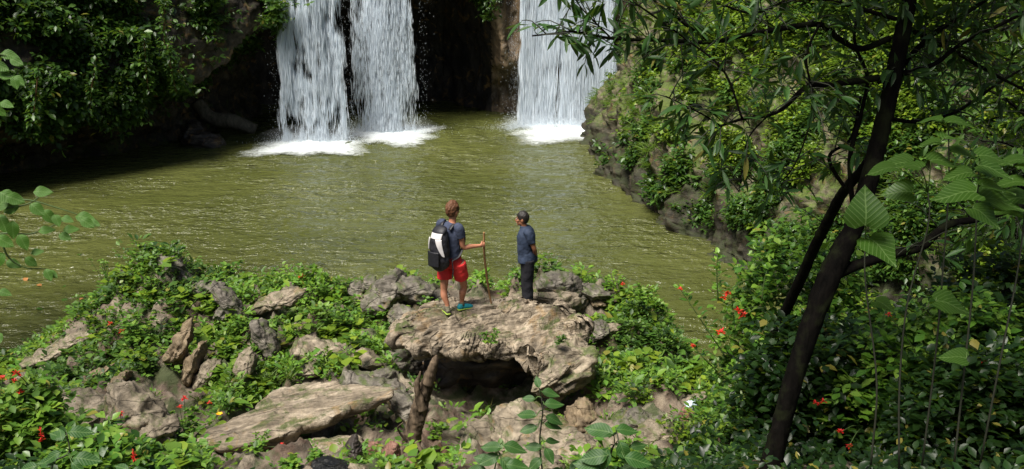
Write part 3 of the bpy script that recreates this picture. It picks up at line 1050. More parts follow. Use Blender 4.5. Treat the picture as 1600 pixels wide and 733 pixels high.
rock('reddish brown stone under the crumpled pale blue wrapper', 1074, 648, 12.3, 22, 34, 'rock_red', 30, depth=.3, tilt=20)
rock('small rounded grey stone in the greenery right of the great boulder', 990, 602, 13.0, 28, 24, 'rock_grey', 31)
rock('grey angular stone set in leaves right of the great boulder', 935, 515, 14.6, 44, 26, 'rock_grey', 32, tilt=-20)
rock('small tan stone beside the grey angular stone', 960, 512, 14.7, 22, 18, 'rock_tan', 33)
# right mound crest
rock('grey domed rock on the crest right of the man in black trousers', 868, 440, 16.0, 74, 40, 'rock_grey', 34, depth=.7, tilt=8)
rock('long grey rock sloping down toward the water right of the domed rock', 925, 454, 16.1, 70, 18, 'rock_grey', 35, depth=.5, tilt=16)
rock('thin layered grey ledge below the domed rock', 872, 462, 15.6, 90, 16, 'rock_grey', 36, depth=.5, tilt=6, strata=.1)
rock('small brown wedge of stone in leaves below the long grey rock', 932, 470, 15.5, 32, 16, 'rock_brown', 37, tilt=22)
rock('pale stub of stone beside the brown wedge', 953, 473, 15.5, 22, 13, 'rock_tan', 38)
# crest left of the walker
rock('tall grey pointed rock on the crest left of the backpacker', 605, 452, 15.8, 64, 84, 'rock_grey', 41, depth=.7, tilt=10, rough=.14, sharp=.5)
rock('grey shoulder of rock sloping right from the pointed rock', 645, 450, 15.75, 72, 34, 'rock_grey', 42, depth=.6, tilt=24, rough=.14)
rock('small rounded grey stone left of the pointed rock', 576, 440, 16.0, 24, 22, 'rock_grey', 43)
rock('smooth grey cobble on the crest above the leafy mound', 557, 448, 16.1, 26, 20, 'rock_grey', 44)
rock('tan stone beneath the grey cobble', 565, 468, 15.5, 30, 22, 'rock_tan', 45, tilt=-10)
rock('dark capped stone beside the red flower at the hiker feet', 682, 470, 15.0, 46, 36, 'rock_grey', 46, tilt=-20)
rock('tan crag under the left tip of the great boulder', 628, 490, 14.2, 50, 50, 'rock_grey', 47, depth=.6, tilt=14)
rock('squat mossy boulder at the mouth of the dark hollow', 628, 568, 13.4, 62, 50, 'rock_grey', 48, depth=.7)
rock('lichen spotted rock left of the mouth of the hollow', 600, 590, 13.3, 60, 40, 'rock_grey', 49, depth=.6)
rock('curved ledge of grey brown stone above the long flat slab', 500, 548, 13.3, 120, 24, 'rock_tan', 50, depth=.7, tilt=10, rough=.25)
rock('drooping end of the curved stone ledge', 572, 560, 13.2, 60, 28, 'rock_tan', 51, depth=.5, tilt=30)
rock('grey mossy ridge of rock running behind the long flat slab', 590, 608, 12.9, 140, 30, 'rock_grey', 52, auto=False, depth=.5, tilt=12, rough=.3)
rock('crumbling grey rock between the slab tip and the dead trunk', 636, 640, 12.2, 44, 56, 'rock_grey', 53, auto=False, depth=.6, tilt=-20, rough=.3)
rock('knob of tan stone behind the raised edge of the long slab', 480, 578, 12.9, 34, 28, 'rock_tan', 54, tilt=-30)
# root-like ribs of limestone down the left mound
for (lab, a, b, wd, Y, mt) in [
    ('knotted grey rib of limestone running down the middle of the left mound', (335, 445), (380, 497), 24, 15.0, 'rock_grey'),
    ('grey rib of stone bent like a root below the knotted rib', (398, 497), (428, 560), 22, 14.3, 'rock_grey'),
    ('pale rib of stone slanting up toward the crest of the mound', (392, 480), (470, 455), 17, 15.4, 'rock_tan'),
    ('short forked rib of pale stone above the curved ledge', (445, 520), (478, 512), 16, 14.4, 'rock_tan'),
    ('broad brown blade of rock leaning in the dark cleft of the left mound', (298, 508), (262, 578), 24, 14.0, 'rock_brown'),
    ('narrow ochre blade of rock beside the dark cleft', (318, 530), (280, 610), 17, 13.5, 'rock_brown'),
    ('pale slanting blade of rock right of the ochre blade', (338, 560), (304, 602), 22, 13.5, 'rock_tan'),
    ('upright tan block of rock above the moss tuft', (386, 546), (380, 598), 28, 13.5, 'rock_tan'),
    ('long brown strip of rock on the lower left slope', (178, 570), (118, 606), 20, 13.9, 'rock_brown'),
    ('thin brown strip of rock right of the long brown strip', (208, 578), (160, 612), 15, 13.6, 'rock_brown'),
    ('weathered log-like rib of stone on the left mound shoulder', (355, 480), (338, 500), 22, 14.8, 'rock_grey'),
    ('mossy rib of stone falling to the water on the left slope', (108, 545), (40, 566), 14, 16.0, 'rock_tan'),
    ('tan shoulder of rock at the waterline below the left mound', (135, 520), (90, 545), 20, 15.9, 'rock_tan')]:
    a, b = np.array(a, float), np.array(b, float)
    c = (a + b) / 2
    L = np.linalg.norm(b - a)
    tl = math.degrees(math.atan2(b[1] - a[1], b[0] - a[0]))
    rock(lab, c[0], c[1], Y, L * 1.15, wd, mt, int(c[0] * 7 + c[1]), depth=.42, tilt=tl, rough=.20, strata=.05, cat='rock rib', name='rock_rib')
rock('brown capped rock on the very top of the left mound', 268, 412, 15.9, 34, 24, 'rock_grey', 61, tilt=30)
rock('sloping rock below the top of the left mound', 290, 436, 15.6, 40, 26, 'rock_grey', 62, tilt=50)
rock('small bright tan stone lying on leaves in the left mound', 328, 508, 14.5, 15, 11, 'rock_tan', 63)
rock('knuckle of grey stone at the head of the knotted rib', 322, 447, 15.3, 50, 20, 'rock_grey', 64, tilt=-12)
# lower left outcrop
rock('tan outcrop of layered stone below the left mound', 215, 645, 12.0, 110, 60, 'rock_tan', 81, depth=.9, tilt=24, rough=.25, strata=.08)
rock('golden brown face of rock above the red flowers at lower left', 205, 655, 11.7, 40, 66, 'rock_brown', 82, depth=.4, tilt=12)
rock('pinkish grey stone at the foot of the golden brown rock face', 240, 668, 11.4, 70, 36, 'rock_tan', 83, depth=.5, tilt=-12, rough=.25)
rock('rubbly tan hump of stone on the bare ground at lower left', 120, 638, 12.4, 110, 34, 'rock_tan', 84, depth=.7, rough=.3)
rock('pale wedge stone on the bare ground at lower left', 138, 660, 11.7, 34, 20, 'rock_tan', 85, tilt=-16)
rock('smooth pale pink stone behind the red flower spike at the bottom', 230, 722, 9.7, 64, 34, 'rock_tan', 86, depth=.4, tilt=12)
rock('dark angular purple brown stone among leaves in the lower left corner', 40, 702, 9.2, 58, 50, 'rock_dark', 87, depth=.3, tilt=24, planes=9)
# stones at the bottom left of centre
rock('blocky red brown stone leaning against the dark stones', 577, 703, 10.2, 34, 44, 'rock_red', 91, depth=.25, tilt=-20, planes=9)
rock('triangular red brown stone beside the dead roots', 610, 707, 10.2, 28, 36, 'rock_red', 92, depth=.2, tilt=10, planes=8)
rock('rounded dark stone left of the blocky red brown stone', 553, 700, 10.3, 30, 40, 'rock_dark', 93, depth=.3)
rock('black wet hump of rock at the bottom edge of the view', 513, 734, 9.55, 70, 36, 'rock_black', 94, depth=.4, rough=.03, strata=.01, sharp=.85)
rock('pinkish broken stone right of the black hump', 560, 733, 9.6, 34, 20, 'rock_tan', 95, tilt=20)
rock('reddish rubble stone on the path below the dead trunk', 690, 705, 10.5, 36, 24, 'rock_red', 96)
rock('flat reddish stone at the bottom edge of the path', 640, 728, 9.8, 50, 22, 'rock_red', 97)
# fallen log in the cave and the stones along the far left waterline
b = Bag()
b.add(*tube([at(308, 160, 46.2), at(330, 184, 46), at(365, 190, 46), at(400, 203, 46.2)], [.30, .33, .36, .26], 14, 26, bark=.12))
o = b.build('fallen_log', M['bark_log'], loc=at(360, 195, 46))
tag(o, 'smooth grey fallen log lying in the dark recess left of the falls', 'log')
rock('low dark stone at the far waterline under the fallen log', 325, 220, 43.5, 60, 34, 'rock_dark', 101, depth=2.0)
rock('mossy dark stone in the recess at the far left waterline', 300, 208, 44, 40, 34, 'rock_dark', 102, depth=1.6)
# ------------------------------------------------------------------ ground cover and leafy plants
def proj(P):
    """photograph pixels of world points"""
    d = P - CAM
    f = d[:, 1] * CP - d[:, 2] * SP
    dn = -d[:, 1] * SP - d[:, 2] * CP
    return 800 + FPX * d[:, 0] / f, 366.5 + FPX * dn / f, f


def inpoly(px, py, poly):
    poly = np.array(poly, float)
    inside = np.zeros(len(px), bool)
    j = len(poly) - 1
    for i in range(len(poly)):
        xi, yi, xj, yj = *poly[i], *poly[j]
        c = ((yi > py) != (yj > py)) & (px < (xj - xi) * (py - yi) / (yj - yi + 1e-9) + xi)
        inside ^= c
        j = i
    return inside


BARE = [  # places of the near bank that are bare stone or trodden earth
    [(130, 612), (330, 590), (330, 700), (260, 733), (180, 733), (130, 690)],
    [(590, 610), (700, 560), (860, 590), (960, 640), (1090, 600), (1090, 690), (1000, 733), (640, 733), (560, 733)],
    [(612, 520), (700, 455), (850, 450), (920, 500), (900, 600), (800, 600), (640, 560)],
    [(320, 690), (440, 598), (610, 600), (610, 640), (540, 700), (560, 733), (330, 760)],
    [(575, 500), (560, 430), (620, 410), (680, 450), (640, 500)]]


def mound_points(n, seed, lo=.0):
    rng = np.random.default_rng(seed)
    x = rng.uniform(-13, 5.2, n)
    y = rng.uniform(9.2, 19.2, n)
    z = gz(x, y)
    P = np.stack([x, y, z], 1)
    px, py, _ = proj(P)
    k = (z > .12) & (fbm(P * .8 + 40, 3) > lo - .55) & (crag(P) < .86 + .10 * rng.normal(0, 1, n) + .25 * (P[:, 0] > 1.6))
    for poly in BARE:
        k &= ~(inpoly(px, py, poly) & (rng.uniform(0, 1, n) > .07))
    for (sx, sy, sr, sw) in STONES:
        k &= ~((np.hypot((x - sx) / max(sw, .1), (y - sy) / max(sr, .1)) < .82) & (rng.uniform(0, 1, n) > .12))
    return P[k]


NUP = np.array([0, 0, 1.0])
# the mass of low creeping plants
P = mound_points(21000, 5)
dk = fbm(P * .6 + 9, 3) + np.where(P[:, 0] < -5.4, .35, 0)
rng = np.random.default_rng(8)
bag = Bag()
cloud(bag, P[dk < .25], NUP, rng.uniform(.5, 1.2, (dk < .25).sum()) * np.clip(.16 + .26 * fbm(P[dk < .25] * 1.6 + 70, 3), .04, .5), 11, .09 * rng.lognormal(0, .3, (dk < .25).sum()), .11, rng)
tag(bag.build('ground_cover', M['leaf_mound']), kind='stuff')
bag = Bag()
cloud(bag, P[dk >= .25], NUP, rng.uniform(.5, 1.2, (dk >= .25).sum()) * np.clip(.18 + .28 * fbm(P[dk >= .25] * 1.6 + 70, 3), .04, .5), 11, .095 * rng.lognormal(0, .3, (dk >= .25).sum()), .11, rng)
tag(bag.build('shaded_ground_cover', M['leaf_mound_dark']), kind='stuff')
# patches of a broader leaved creeper
Pb = mound_points(9000, 25, .1)
Pb = Pb[fbm(Pb * 1.1 + 21, 3) > .22]
bag = Bag()
cloud(bag, Pb, NUP, rng.uniform(.08, .3, len(Pb)), 7, .15 * rng.lognormal(0, .25, len(Pb)), .10, rng, wide=1.5, tilt=(-35, 25))
tag(bag.build('creeper_foliage', M['leaf_bank']), kind='stuff')
# low plants under the shrubs on the right
n_ = 6500
x_, y_ = rng.uniform(-11, 12, n_), rng.uniform(3.0, 13.5, n_)
k_ = (x_ > .6 + (y_ - 7.4) * .55) | (y_ < np.where((x_ > -3.6) & (x_ < 1.5), 7.6, 8.5) + .3 * rng.normal(0, 1, n_))
Pr = np.stack([x_, y_, gz(x_, y_)], 1)[k_]
bag = Bag()
cloud(bag, Pr, NUP, rng.uniform(.08, .35, len(Pr)), 11, .10, .12, rng)
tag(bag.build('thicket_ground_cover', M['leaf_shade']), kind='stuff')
# short grass tufts between the stones
P = mound_points(900, 15, .25)
n = len(P)
k = 26
c = np.repeat(P, k, 0)
az = rng.uniform(0, 2 * PI, n * k)
D = np.stack([np.cos(az) * .6, np.sin(az) * .6, rng.uniform(.3, 1.2, n * k)], 1)
bag = Bag()
leaves(bag, 'lance', c + rng.normal(0, .03, c.shape) * [1, 1, 0], D, NUP + rng.normal(0, .3, c.shape), rng.uniform(.10, .26, n * k), .35)
tag(bag.build('grass', M['grass']), kind='stuff')


def stem_tube(bag, pts, r0, r1=None, n=8):
    bag.add(*tube(pts, np.linspace(r0, r1 or r0 * .5, len(pts)), 5, n))


def flower_head(name, pos, size, parent, rng, spike=False):
    """a head of many narrow red tube flowers"""
    fb = Bag()
    k = 22 if not spike else 30
    size = size * (1.05 if not spike else 1.0)
    az = rng.uniform(0, 2 * PI, k)
    el = rng.uniform(-.3, 1.2, k)
    D = np.stack([np.cos(az) * np.cos(el), np.sin(az) * np.cos(el), np.sin(el)], 1)
    c = np.tile(np.array(pos, float), (k, 1))
    if spike:
        hh = rng.uniform(0, 1, k)
        c = c + np.array([0, 0, 1.0]) * (hh * size * 2.2)[:, None]
        leaves(fb, 'small', c, D, NUP, size * (1.1 - .7 * hh) * rng.uniform(.5, 1, k), .45)
        stem_tube(fb, [np.array(pos), np.array(pos) + [0, 0, size * 2.4]], size * .09, size * .04, 3)
    else:
        leaves(fb, 'small', c, D, NUP, size * rng.uniform(.6, 1.1, k), .6)
    return fb.build(name, M['flower'], parent)


def leafy_plant(label, px, py, Y, hpx, wpx, seed, nst=5, leafpx=9, mat='leaf_mound', flowers=(), group=None, name='leafy_plant', kind='small', pairs=6, base=None, wide=1.1):
    """several upright stems with leaves in pairs; (px,py) is where it grows, hpx its height in the picture"""
    rng = np.random.default_rng(seed)
    hp = ground_hit(px, py)
    if hp is not None and abs(hp[1] - Y) < 1.6:
        Y = hp[1]
    p0 = at(px, py, Y) if base is None else np.array(base, float)
    s = pxm(Y)
    root = thing(name, label, 'plant', p0, group)
    lf, st = Bag(), Bag()
    tops = []
    for i in range(nst):
        a = rng.uniform(0, 2 * PI)
        q = rng.uniform(0, 1) ** .5 * wpx * .5 * s
        hh = hpx * s * rng.uniform(.7, 1.05)
        d = np.array([math.cos(a), math.sin(a), 0])
        pts = np.array([p0 + d * q * .25, p0 + d * q * .6 + [0, 0, hh * .55], p0 + d * q + [0, 0, hh]])
        stem_tube(st, pts, .006 * max(1, hpx * s / .5), .003)
        tops.append(pts[-1])
        for j in range(pairs):
            t = (j + 1) / pairs
            c = pts[0] * (1 - t) + pts[2] * t + d * q * .1 * math.sin(PI * t)
            b = j * 1.57 + rng.uniform(-.4, .4)
            for sg in (0, PI):
                D = np.array([math.cos(b + sg), math.sin(b + sg), rng.uniform(-.15, .6)])
                leaves(lf, kind, c, D, NUP + rng.normal(0, .25, 3), leafpx * s * rng.uniform(.75, 1.25) * (1.15 - .45 * t), wide)
        leaves(lf, kind, np.tile(pts[-1], (4, 1)), rng.normal(0, 1, (4, 3)) * [1, 1, .2] + [0, 0, .7], NUP, leafpx * s * .7, wide)
    lf.build('foliage', M[mat], root)
    st.build('stems', M['stem'], root)
    for (fx, fy, fs) in flowers:
        # a stalk rises from the plant and carries each flower head
        fp = at(fx, fy, Y - .1)
        near = min(tops, key=lambda q: np.linalg.norm(q - fp))
        sb = Bag()
        mid = (near + p0) / 2
        stem_tube(sb, [mid, (mid * .4 + fp * .6) + [0, 0, -.02], fp], .004, .003)
        sb.build('flower_stalk', M['stem'], root)
        flower_head('flower_head', fp, fs * s, root, rng)
    return root


G1 = 'leafy plants standing out of the low greenery on the near bank'
for i, (lab, px, py, Y, h, w, lp, mt, fl) in enumerate([
    ('upright bright plant on the crest against the water, left of the middle of the mound', 366, 446, 16.2, 42, 34, 15, 'leaf_mound', ()),
    ('pale feathery plant leaning over the water at the top left of the mound', 172, 450, 16.2, 50, 55, 7, 'leaf_mound', ()),
    ('leafy plant on the very top of the left mound', 232, 425, 15.8, 30, 60, 13, 'leaf_mound', ()),
    ('plant with a red flower head on the crest beyond the leafy mound', 478, 446, 16.2, 26, 50, 11, 'leaf_mound', ((472, 433, 7), (525, 452, 6))),
    ('dense leafy plant on the crest right of the red flowered one', 515, 462, 15.7, 30, 70, 11, 'leaf_mound', ()),
    ('broad bright clump of leaves in front of the tall pointed rock', 545, 505, 14.8, 34, 90, 11, 'leaf_mound', ()),
    ('leafy plant growing under the sloping grey shoulder rock', 628, 474, 15.4, 30, 60, 10, 'leaf_mound', ()),
    ('small plant with a red flower at the feet of the backpacker', 668, 490, 14.9, 22, 40, 9, 'leaf_mound', ((677, 483, 7),)),
    ('big leaved plant in the shade of the left mound with a red flower', 215, 530, 14.4, 40, 75, 15, 'leaf_mound', ((222, 551, 6), (172, 506, 6), (190, 518, 6))),
    ('pale leaved plant on the upper left slope of the mound', 150, 485, 15.6, 26, 60, 10, 'leaf_mound', ()),
    ('bright clump of leaves left of the knotted rib of limestone', 345, 530, 14.0, 34, 70, 12, 'leaf_mound', ()),
    ('bright clump of leaves right of the knotted rib of limestone', 378, 522, 14.1, 30, 64, 11, 'leaf_mound', ()),
    ('tuft of leaves below the curved stone ledge', 500, 580, 12.8, 30, 56, 11, 'leaf_mound', ()),
    ('leafy clump hanging below the raised edge of the long flat slab', 480, 645, 11.3, 26, 70, 12, 'leaf_mound', ()),
    ('leafy clump under the tip of the long flat slab', 560, 648, 11.4, 34, 90, 11, 'leaf_mound', ()),
    ('low plants in the crack under the slab, next to the red flowers', 400, 702, 10.4, 24, 60, 11, 'leaf_mound', ((440, 696, 7), (426, 707, 6))),
    ('bright green seedling with broad leaves at the bottom left of centre', 496, 722, 9.7, 16, 30, 16, 'leaf_mound', ()),
    ('bright leafy seedling at the bottom edge left of the black hump', 452, 733, 9.5, 18, 36, 16, 'leaf_mound', ()),
    ('small leafy plants at the foot of the dead trunk', 680, 690, 10.7, 30, 46, 12, 'leaf_mound', ()),
    ('star leaved seedling on the path right of the dead roots', 672, 722, 9.9, 14, 40, 15, 'leaf_mound', ()),
    ('bright plant on the right slope touching the great boulder', 905, 560, 13.4, 34, 60, 11, 'leaf_mound', ((942, 562, 5),)),
    ('tall bright sprigs at the right end of the mound crest', 1010, 470, 15.6, 24, 60, 11, 'leaf_mound', ((973, 444, 5),)),
    ('pair of round pale leaves on the right slope of the mound', 1013, 535, 14.8, 16, 16, 16, 'leaf_branch', ()),
    ('leafy sprigs leaning over the water at the right of the mound', 1035, 515, 15.6, 36, 40, 13, 'leaf_mound', ()),
    ('bright moss green bush at the low neck between mound and shrub', 1065, 600, 13.5, 24, 60, 9, 'leaf_bank', ()),
    ('yellow green clump of leaves on the bank above the bare path', 1000, 630, 12.9, 24, 70, 9, 'leaf_bank', ()),
    ('bright leafy plant with red flowers left of the long flat slab', 285, 700, 10.3, 72, 66, 16, 'leaf_mound', ((288, 623, 8), (260, 650, 8), (281, 636, 6), (327, 630, 6))),
    ('leafy plant with small red flowers by the golden brown rock face', 188, 690, 10.4, 50, 50, 17, 'leaf_mound', ((188, 647, 8), (195, 681, 5))),
    ('clump of leaves in the dark pocket under the lower left mound', 110, 590, 13.8, 34, 90, 11, 'leaf_mound_dark', ()),
    ('dark clump of leaves in the pocket right of the long brown strip', 240, 585, 13.6, 30, 70, 11, 'leaf_mound_dark', ()),
    ('yellow green clump of leaves by the bottom edge right of the path', 1075, 700, 10.2, 50, 120, 13, 'leaf_bank', ()),
    ('leafy clump between the path and the dark shrub', 1120, 660, 10.6, 50, 90, 13, 'leaf_shrub', ()),
    ('spray of narrow leaves on top of the great boulder among moss', 765, 540, 12.6, 20, 44, 9, 'leaf_mound', ()),
    ('dark tuft of leaves in the right side crack of the great boulder', 872, 538, 12.5, 14, 22, 8, 'leaf_mound_dark', ())]):
    leafy_plant(lab, px, py, Y, h, w, 300 + i, nst=max(4, int(w / 7)), leafpx=lp, mat=mt, flowers=fl, pairs=5, kind='broad' if lp >= 15 else 'small')

# grass-like moss tuft on the left mound
n = 260
c = at(412, 600, 13.2) + RNG.normal(0, .10, (n, 3)) * [1, .6, .3]
az = RNG.uniform(0, 2 * PI, n)
bag = Bag()
leaves(bag, 'lance', c, np.stack([np.cos(az) * .7, np.sin(az) * .7, RNG.uniform(.2, 1.2, n)], 1), NUP, RNG.uniform(.12, .3, n), .3)
tag(bag.build('grass_tuft', M['grass'], loc=at(412, 605, 13.2)), 'tuft of fine yellow green grass beside the upright tan block of rock', 'grass tuft')


# ------------------------------------------------------------------ foliage of the cliffs
def on_sheet(V, F, N, n, rng, cond):
    a, b, c, d = (V[F[:, i]] for i in range(4))
    area = np.linalg.norm(np.cross(b - a, d - a), axis=1)
    cen = (a + c) / 2
    w = area * cond(cen, N[F[:, 0]])
    idx = rng.choice(len(F), n, p=w / w.sum())
    u, v = rng.uniform(0, 1, (2, n, 1))
    P = a[idx] * (1 - u) * (1 - v) + b[idx] * u * (1 - v) + c[idx] * u * v + d[idx] * (1 - u) * v
    return P, N[F[idx, 0]]


def facing(P, N):
    s = np.sign(((CAM - P) * N).sum(1))
    s[s == 0] = 1
    return N * s[:, None]


def visible_box(C, x0=-300, x1=1850, y0=-260):
    px, py, _ = proj(C)
    return ((px > x0) & (px < x1) & (py > y0)).astype(float)


rng = np.random.default_rng(77)
# right bank
P, N = on_sheet(RV, RF, RN, 27000, rng, lambda C, N: visible_box(C) * np.clip((C[:, 2] - .2) * 1.4, 0.0, 1) * np.clip(.55 - .55 * (C[:, 1] > 38) + 2.6 * fbm(C * .62 + 60, 4) + .16 * (C[:, 0] - 7.8) + .05 * (C[:, 2] - 4) - .05 * np.clip(C[:, 1] - 36, 0, 9), .0, 1) ** 1.3 / (C[:, 1] ** 2))
N = facing(P, N)
dk = fbm(P * .5 + 5, 3) + np.clip(.75 - P[:, 2] * .15, -.35, .8) > .12  # low leaves get the darker colour, painting shade on the lower bank
near = P[:, 1] < 30
for nm, sel, mt in (('bank_foliage', ~dk, 'leaf_bank'), ('shade_painted_bank_foliage', dk, 'leaf_cliff')):
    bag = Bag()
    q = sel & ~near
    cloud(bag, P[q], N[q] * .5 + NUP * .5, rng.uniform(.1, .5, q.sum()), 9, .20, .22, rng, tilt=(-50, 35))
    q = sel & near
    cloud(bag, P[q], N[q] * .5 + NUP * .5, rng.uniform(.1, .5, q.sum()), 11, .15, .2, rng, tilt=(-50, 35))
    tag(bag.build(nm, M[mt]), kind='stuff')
# grasses on the sunny part of the bank
P, N = on_sheet(RV, RF, RN, 700, rng, lambda C, N: visible_box(C) * (C[:, 2] > 1.2) * np.clip(2 * fbm(C * .6 + 90, 3), 0, 1) / C[:, 1] ** 2)
c = np.repeat(P, 22, 0)
az = rng.uniform(0, 2 * PI, len(c))
bag = Bag()
leaves(bag, 'lance', c + rng.normal(0, .06, c.shape), np.stack([np.cos(az) * .8 - .3, np.sin(az) * .8, rng.uniform(-.3, 1.0, len(c))], 1), NUP, rng.uniform(.25, .6, len(c)), .3)
tag(bag.build('bank_grass', M['grass']), kind='stuff')
# left cliff: mass of creepers over the hanging face
LZ = lambda C, N: visible_box(C) * (C[:, 1] > 24) * np.clip(.5 + 1.9 * fbm(C * .5 + 33, 4) - np.clip((C[:, 0] + 15.2) * .42, 0, .85), .02, 1) * np.clip((C[:, 2] - np.interp(C[:, 0], [-29, -21, -15.5, -12, -10.5], [1.2, 1.6, 2.3, 4.8, 6.2])) * 2.5, 0, 1)
P, N = on_sheet(LV, LF, LN, 14500, rng, LZ)
N = facing(P, N)
bag = Bag()
big = fbm(P * .9 + 13, 3)
cloud(bag, P + N * np.clip(big, 0, 1)[:, None] * .8, N * .8 + NUP * .2, rng.uniform(.1, 1.0, len(P)) * np.clip(.6 + big, .2, 1.4), 11, .20 * rng.uniform(.6, 1.7, len(P)), .28, rng, tilt=(-65, 30))
tag(bag.build('cliff_foliage', M['leaf_cliff']), kind='stuff')
# fringe on the cave wall and prow
P, N = on_sheet(KV, KF, KN, 900, rng, lambda C, N: visible_box(C) * ((C[:, 0] > -2.6) & (C[:, 0] < -.6) & (C[:, 2] > 5.2) & (C[:, 1] < 50)) + visible_box(C) * ((C[:, 0] > 4.6) & (C[:, 2] > 3)) * .5)
N = facing(P, N)
bag = Bag()
cloud(bag, P, N * .8 + NUP * .2, rng.uniform(.15, .55, len(P)), 10, .2, .25, rng, tilt=(-65, 30))
tag(bag.build('cave_lip_foliage', M['leaf_cliff']), kind='stuff')
# vines that hang from the left cliff
for i, (lab, pts, Y) in enumerate([
    ('leafy vine dangling below the shaggy left cliff edge, at its longest tip', [(225, 60), (228, 100), (232, 148)], 38.2),
    ('leafy vine at the corner where the left cliff meets bare rock', [(262, 70), (268, 110), (276, 146)], 39.0),
    ('vine hanging at the middle of the left cliff with sparse leaves', [(150, 90), (143, 140), (140, 186)], 36.5),
    ('vine hanging low at the far left of the left cliff', [(60, 110), (55, 160), (50, 196)], 33.5),
    ('thin woody vine looping across the upper left cliff', [(252, 0), (258, 22), (256, 60), (262, 84)], 38.0)]):
    root = thing('hanging_vine', lab, 'vine', at(*pts[0], Y))
    q, _ = smooth_path(np.array([at(a, b_, Y) for a, b_ in pts]), np.zeros(len(pts)), 30)
    sb, lb = Bag(), Bag()
    sb.add(*tube(q, np.linspace(.03, .012, 30), 5))
    cloud(lb, q, NUP, .1, 6, .22, .2, rng, tilt=(-70, 10))
    sb.build('stem', M['vine'], root)
    lb.build('foliage', M['leaf_cliff'], root)


# ------------------------------------------------------------------ shrubs of the right foreground
def shrub(label, cx, cy, w, d, h, n, leafsz, mat, seed, flowers=(), spires=(), Yf=None, kind='small', zb=None):
    """bushy shrub: many arching stems with leaf pairs filling an uneven crown"""
    rng = np.random.default_rng(seed)
    zb = float(gz(cx, cy)[0]) if zb is None else zb
    root = thing('shrub', label, 'shrub', (cx, cy, zb))
    lf, st = Bag(), Bag()
    # crown volume: leaf sprays near an uneven shell
    a = rng.uniform(0, 2 * PI, n)
    el = rng.uniform(-.12, 1, n)
    r = rng.uniform(.35, 1.0, n) ** .45
    dirs = np.stack([np.cos(a) * np.sqrt(np.clip(1 - el ** 2, 0, 1)), np.sin(a) * np.sqrt(np.clip(1 - el ** 2, 0, 1)), el], 1)
    sc = 1 + .30 * fbm(dirs * 2.1 + seed, 3)
    C = np.array([cx, cy, zb + h * .25]) + dirs * (r * sc)[:, None] * np.array([w / 2, d / 2, h * .78])
    keep = fbm(C * 1.8 + seed, 3) > -.38
    C = C[keep]
    C[:, 2] = np.maximum(C[:, 2], zb + .05)
    cloud(lf, C, NUP, .22, 12, leafsz, leafsz * 1.1, rng, kind=kind, tilt=(-45, 40), wide=1.15)
    for i in range(16):
        e = C[rng.integers(len(C))]
        b0 = np.array([cx, cy, zb - .1]) + rng.normal(0, .1, 3) * [w / 3, d / 3, 0]
        stem_tube(st, [b0, (b0 + e) / 2 + [0, 0, h * .15], e], .018, .005)
    lf.build('foliage', M[mat], root)
    st.build('stems', M['stem_dark'], root)
    for (fx, fy, fs) in flowers:
        Y = Yf if Yf else cy - d * .5
        fp = at(fx, fy, Y)
        near = C[np.argmin(np.linalg.norm(C - fp, axis=1))]
        sb = Bag()
        stem_tube(sb, [near, (near + fp) / 2 + [0, 0, .04], fp], .006, .004)
        sb.build('flower_stalk', M['stem'], root)
        flower_head('flower_head', fp, fs * pxm(Y), root, rng)
    for (pts, fs) in spires:
        Y = Yf if Yf else cy
        q = np.array([at(x, y, Y) for (x, y) in pts])
        sb, lb = Bag(), Bag()
        stem_tube(sb, q, .010, .004, 12)
        qq, _ = smooth_path(q, np.zeros(len(q)), 14)
        cloud(lb, qq[2:], NUP, .04, 3, leafsz * .8, .03, rng, tilt=(-10, 40))
        sb.build('stem', M['stem'], root)
        lb.build('foliage', M[mat], root)
        if fs:
            flower_head('flower_head', q[-1], fs * pxm(Y), root, rng)
    return root


shrub('tall bright shrub with red flower heads at the water edge right of the mound', 3.72, 11.5, 2.2, 1.8, 3.0, 760, .115, 'leaf_shrub', 11,
      flowers=((1135, 459, 9), (1130, 466, 7), (1154, 487, 9), (1161, 494, 9), (1126, 520, 10), (1150, 688, 9)), Yf=10.9,
      spires=(([(1135, 560), (1095, 500), (1063, 452)], 5), ([(1122, 470), (1120, 430), (1121, 400)], 0), ([(1190, 470), (1195, 435), (1200, 420)], 0), ([(1120, 580), (1100, 560), (1083, 541)], 6)))
shrub('bright shrub leaning against the base of the dark tree trunk', 5.0, 12.6, 1.9, 1.8, 2.2, 460, .12, 'leaf_bank', 12)
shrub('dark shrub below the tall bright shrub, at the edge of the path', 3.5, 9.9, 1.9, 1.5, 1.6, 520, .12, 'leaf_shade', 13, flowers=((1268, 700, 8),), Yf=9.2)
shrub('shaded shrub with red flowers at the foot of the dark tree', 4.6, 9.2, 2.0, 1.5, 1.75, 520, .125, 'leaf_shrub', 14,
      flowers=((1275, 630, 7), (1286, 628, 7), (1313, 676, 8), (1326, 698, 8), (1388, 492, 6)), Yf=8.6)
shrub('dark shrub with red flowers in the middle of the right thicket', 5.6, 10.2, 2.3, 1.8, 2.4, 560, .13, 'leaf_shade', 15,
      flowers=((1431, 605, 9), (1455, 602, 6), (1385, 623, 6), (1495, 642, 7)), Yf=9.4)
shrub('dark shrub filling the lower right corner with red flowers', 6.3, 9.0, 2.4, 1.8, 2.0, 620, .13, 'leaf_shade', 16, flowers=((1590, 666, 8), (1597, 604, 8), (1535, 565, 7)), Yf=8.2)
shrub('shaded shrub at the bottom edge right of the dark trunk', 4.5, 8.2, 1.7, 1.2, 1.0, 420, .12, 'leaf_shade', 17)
shrub('low shrub under the heart shaped leaves at the right edge', 7.6, 11.2, 2.4, 2.0, 2.6, 520, .13, 'leaf_shade', 18, flowers=((1557, 493, 6), (1598, 603, 6)), Yf=10.3)
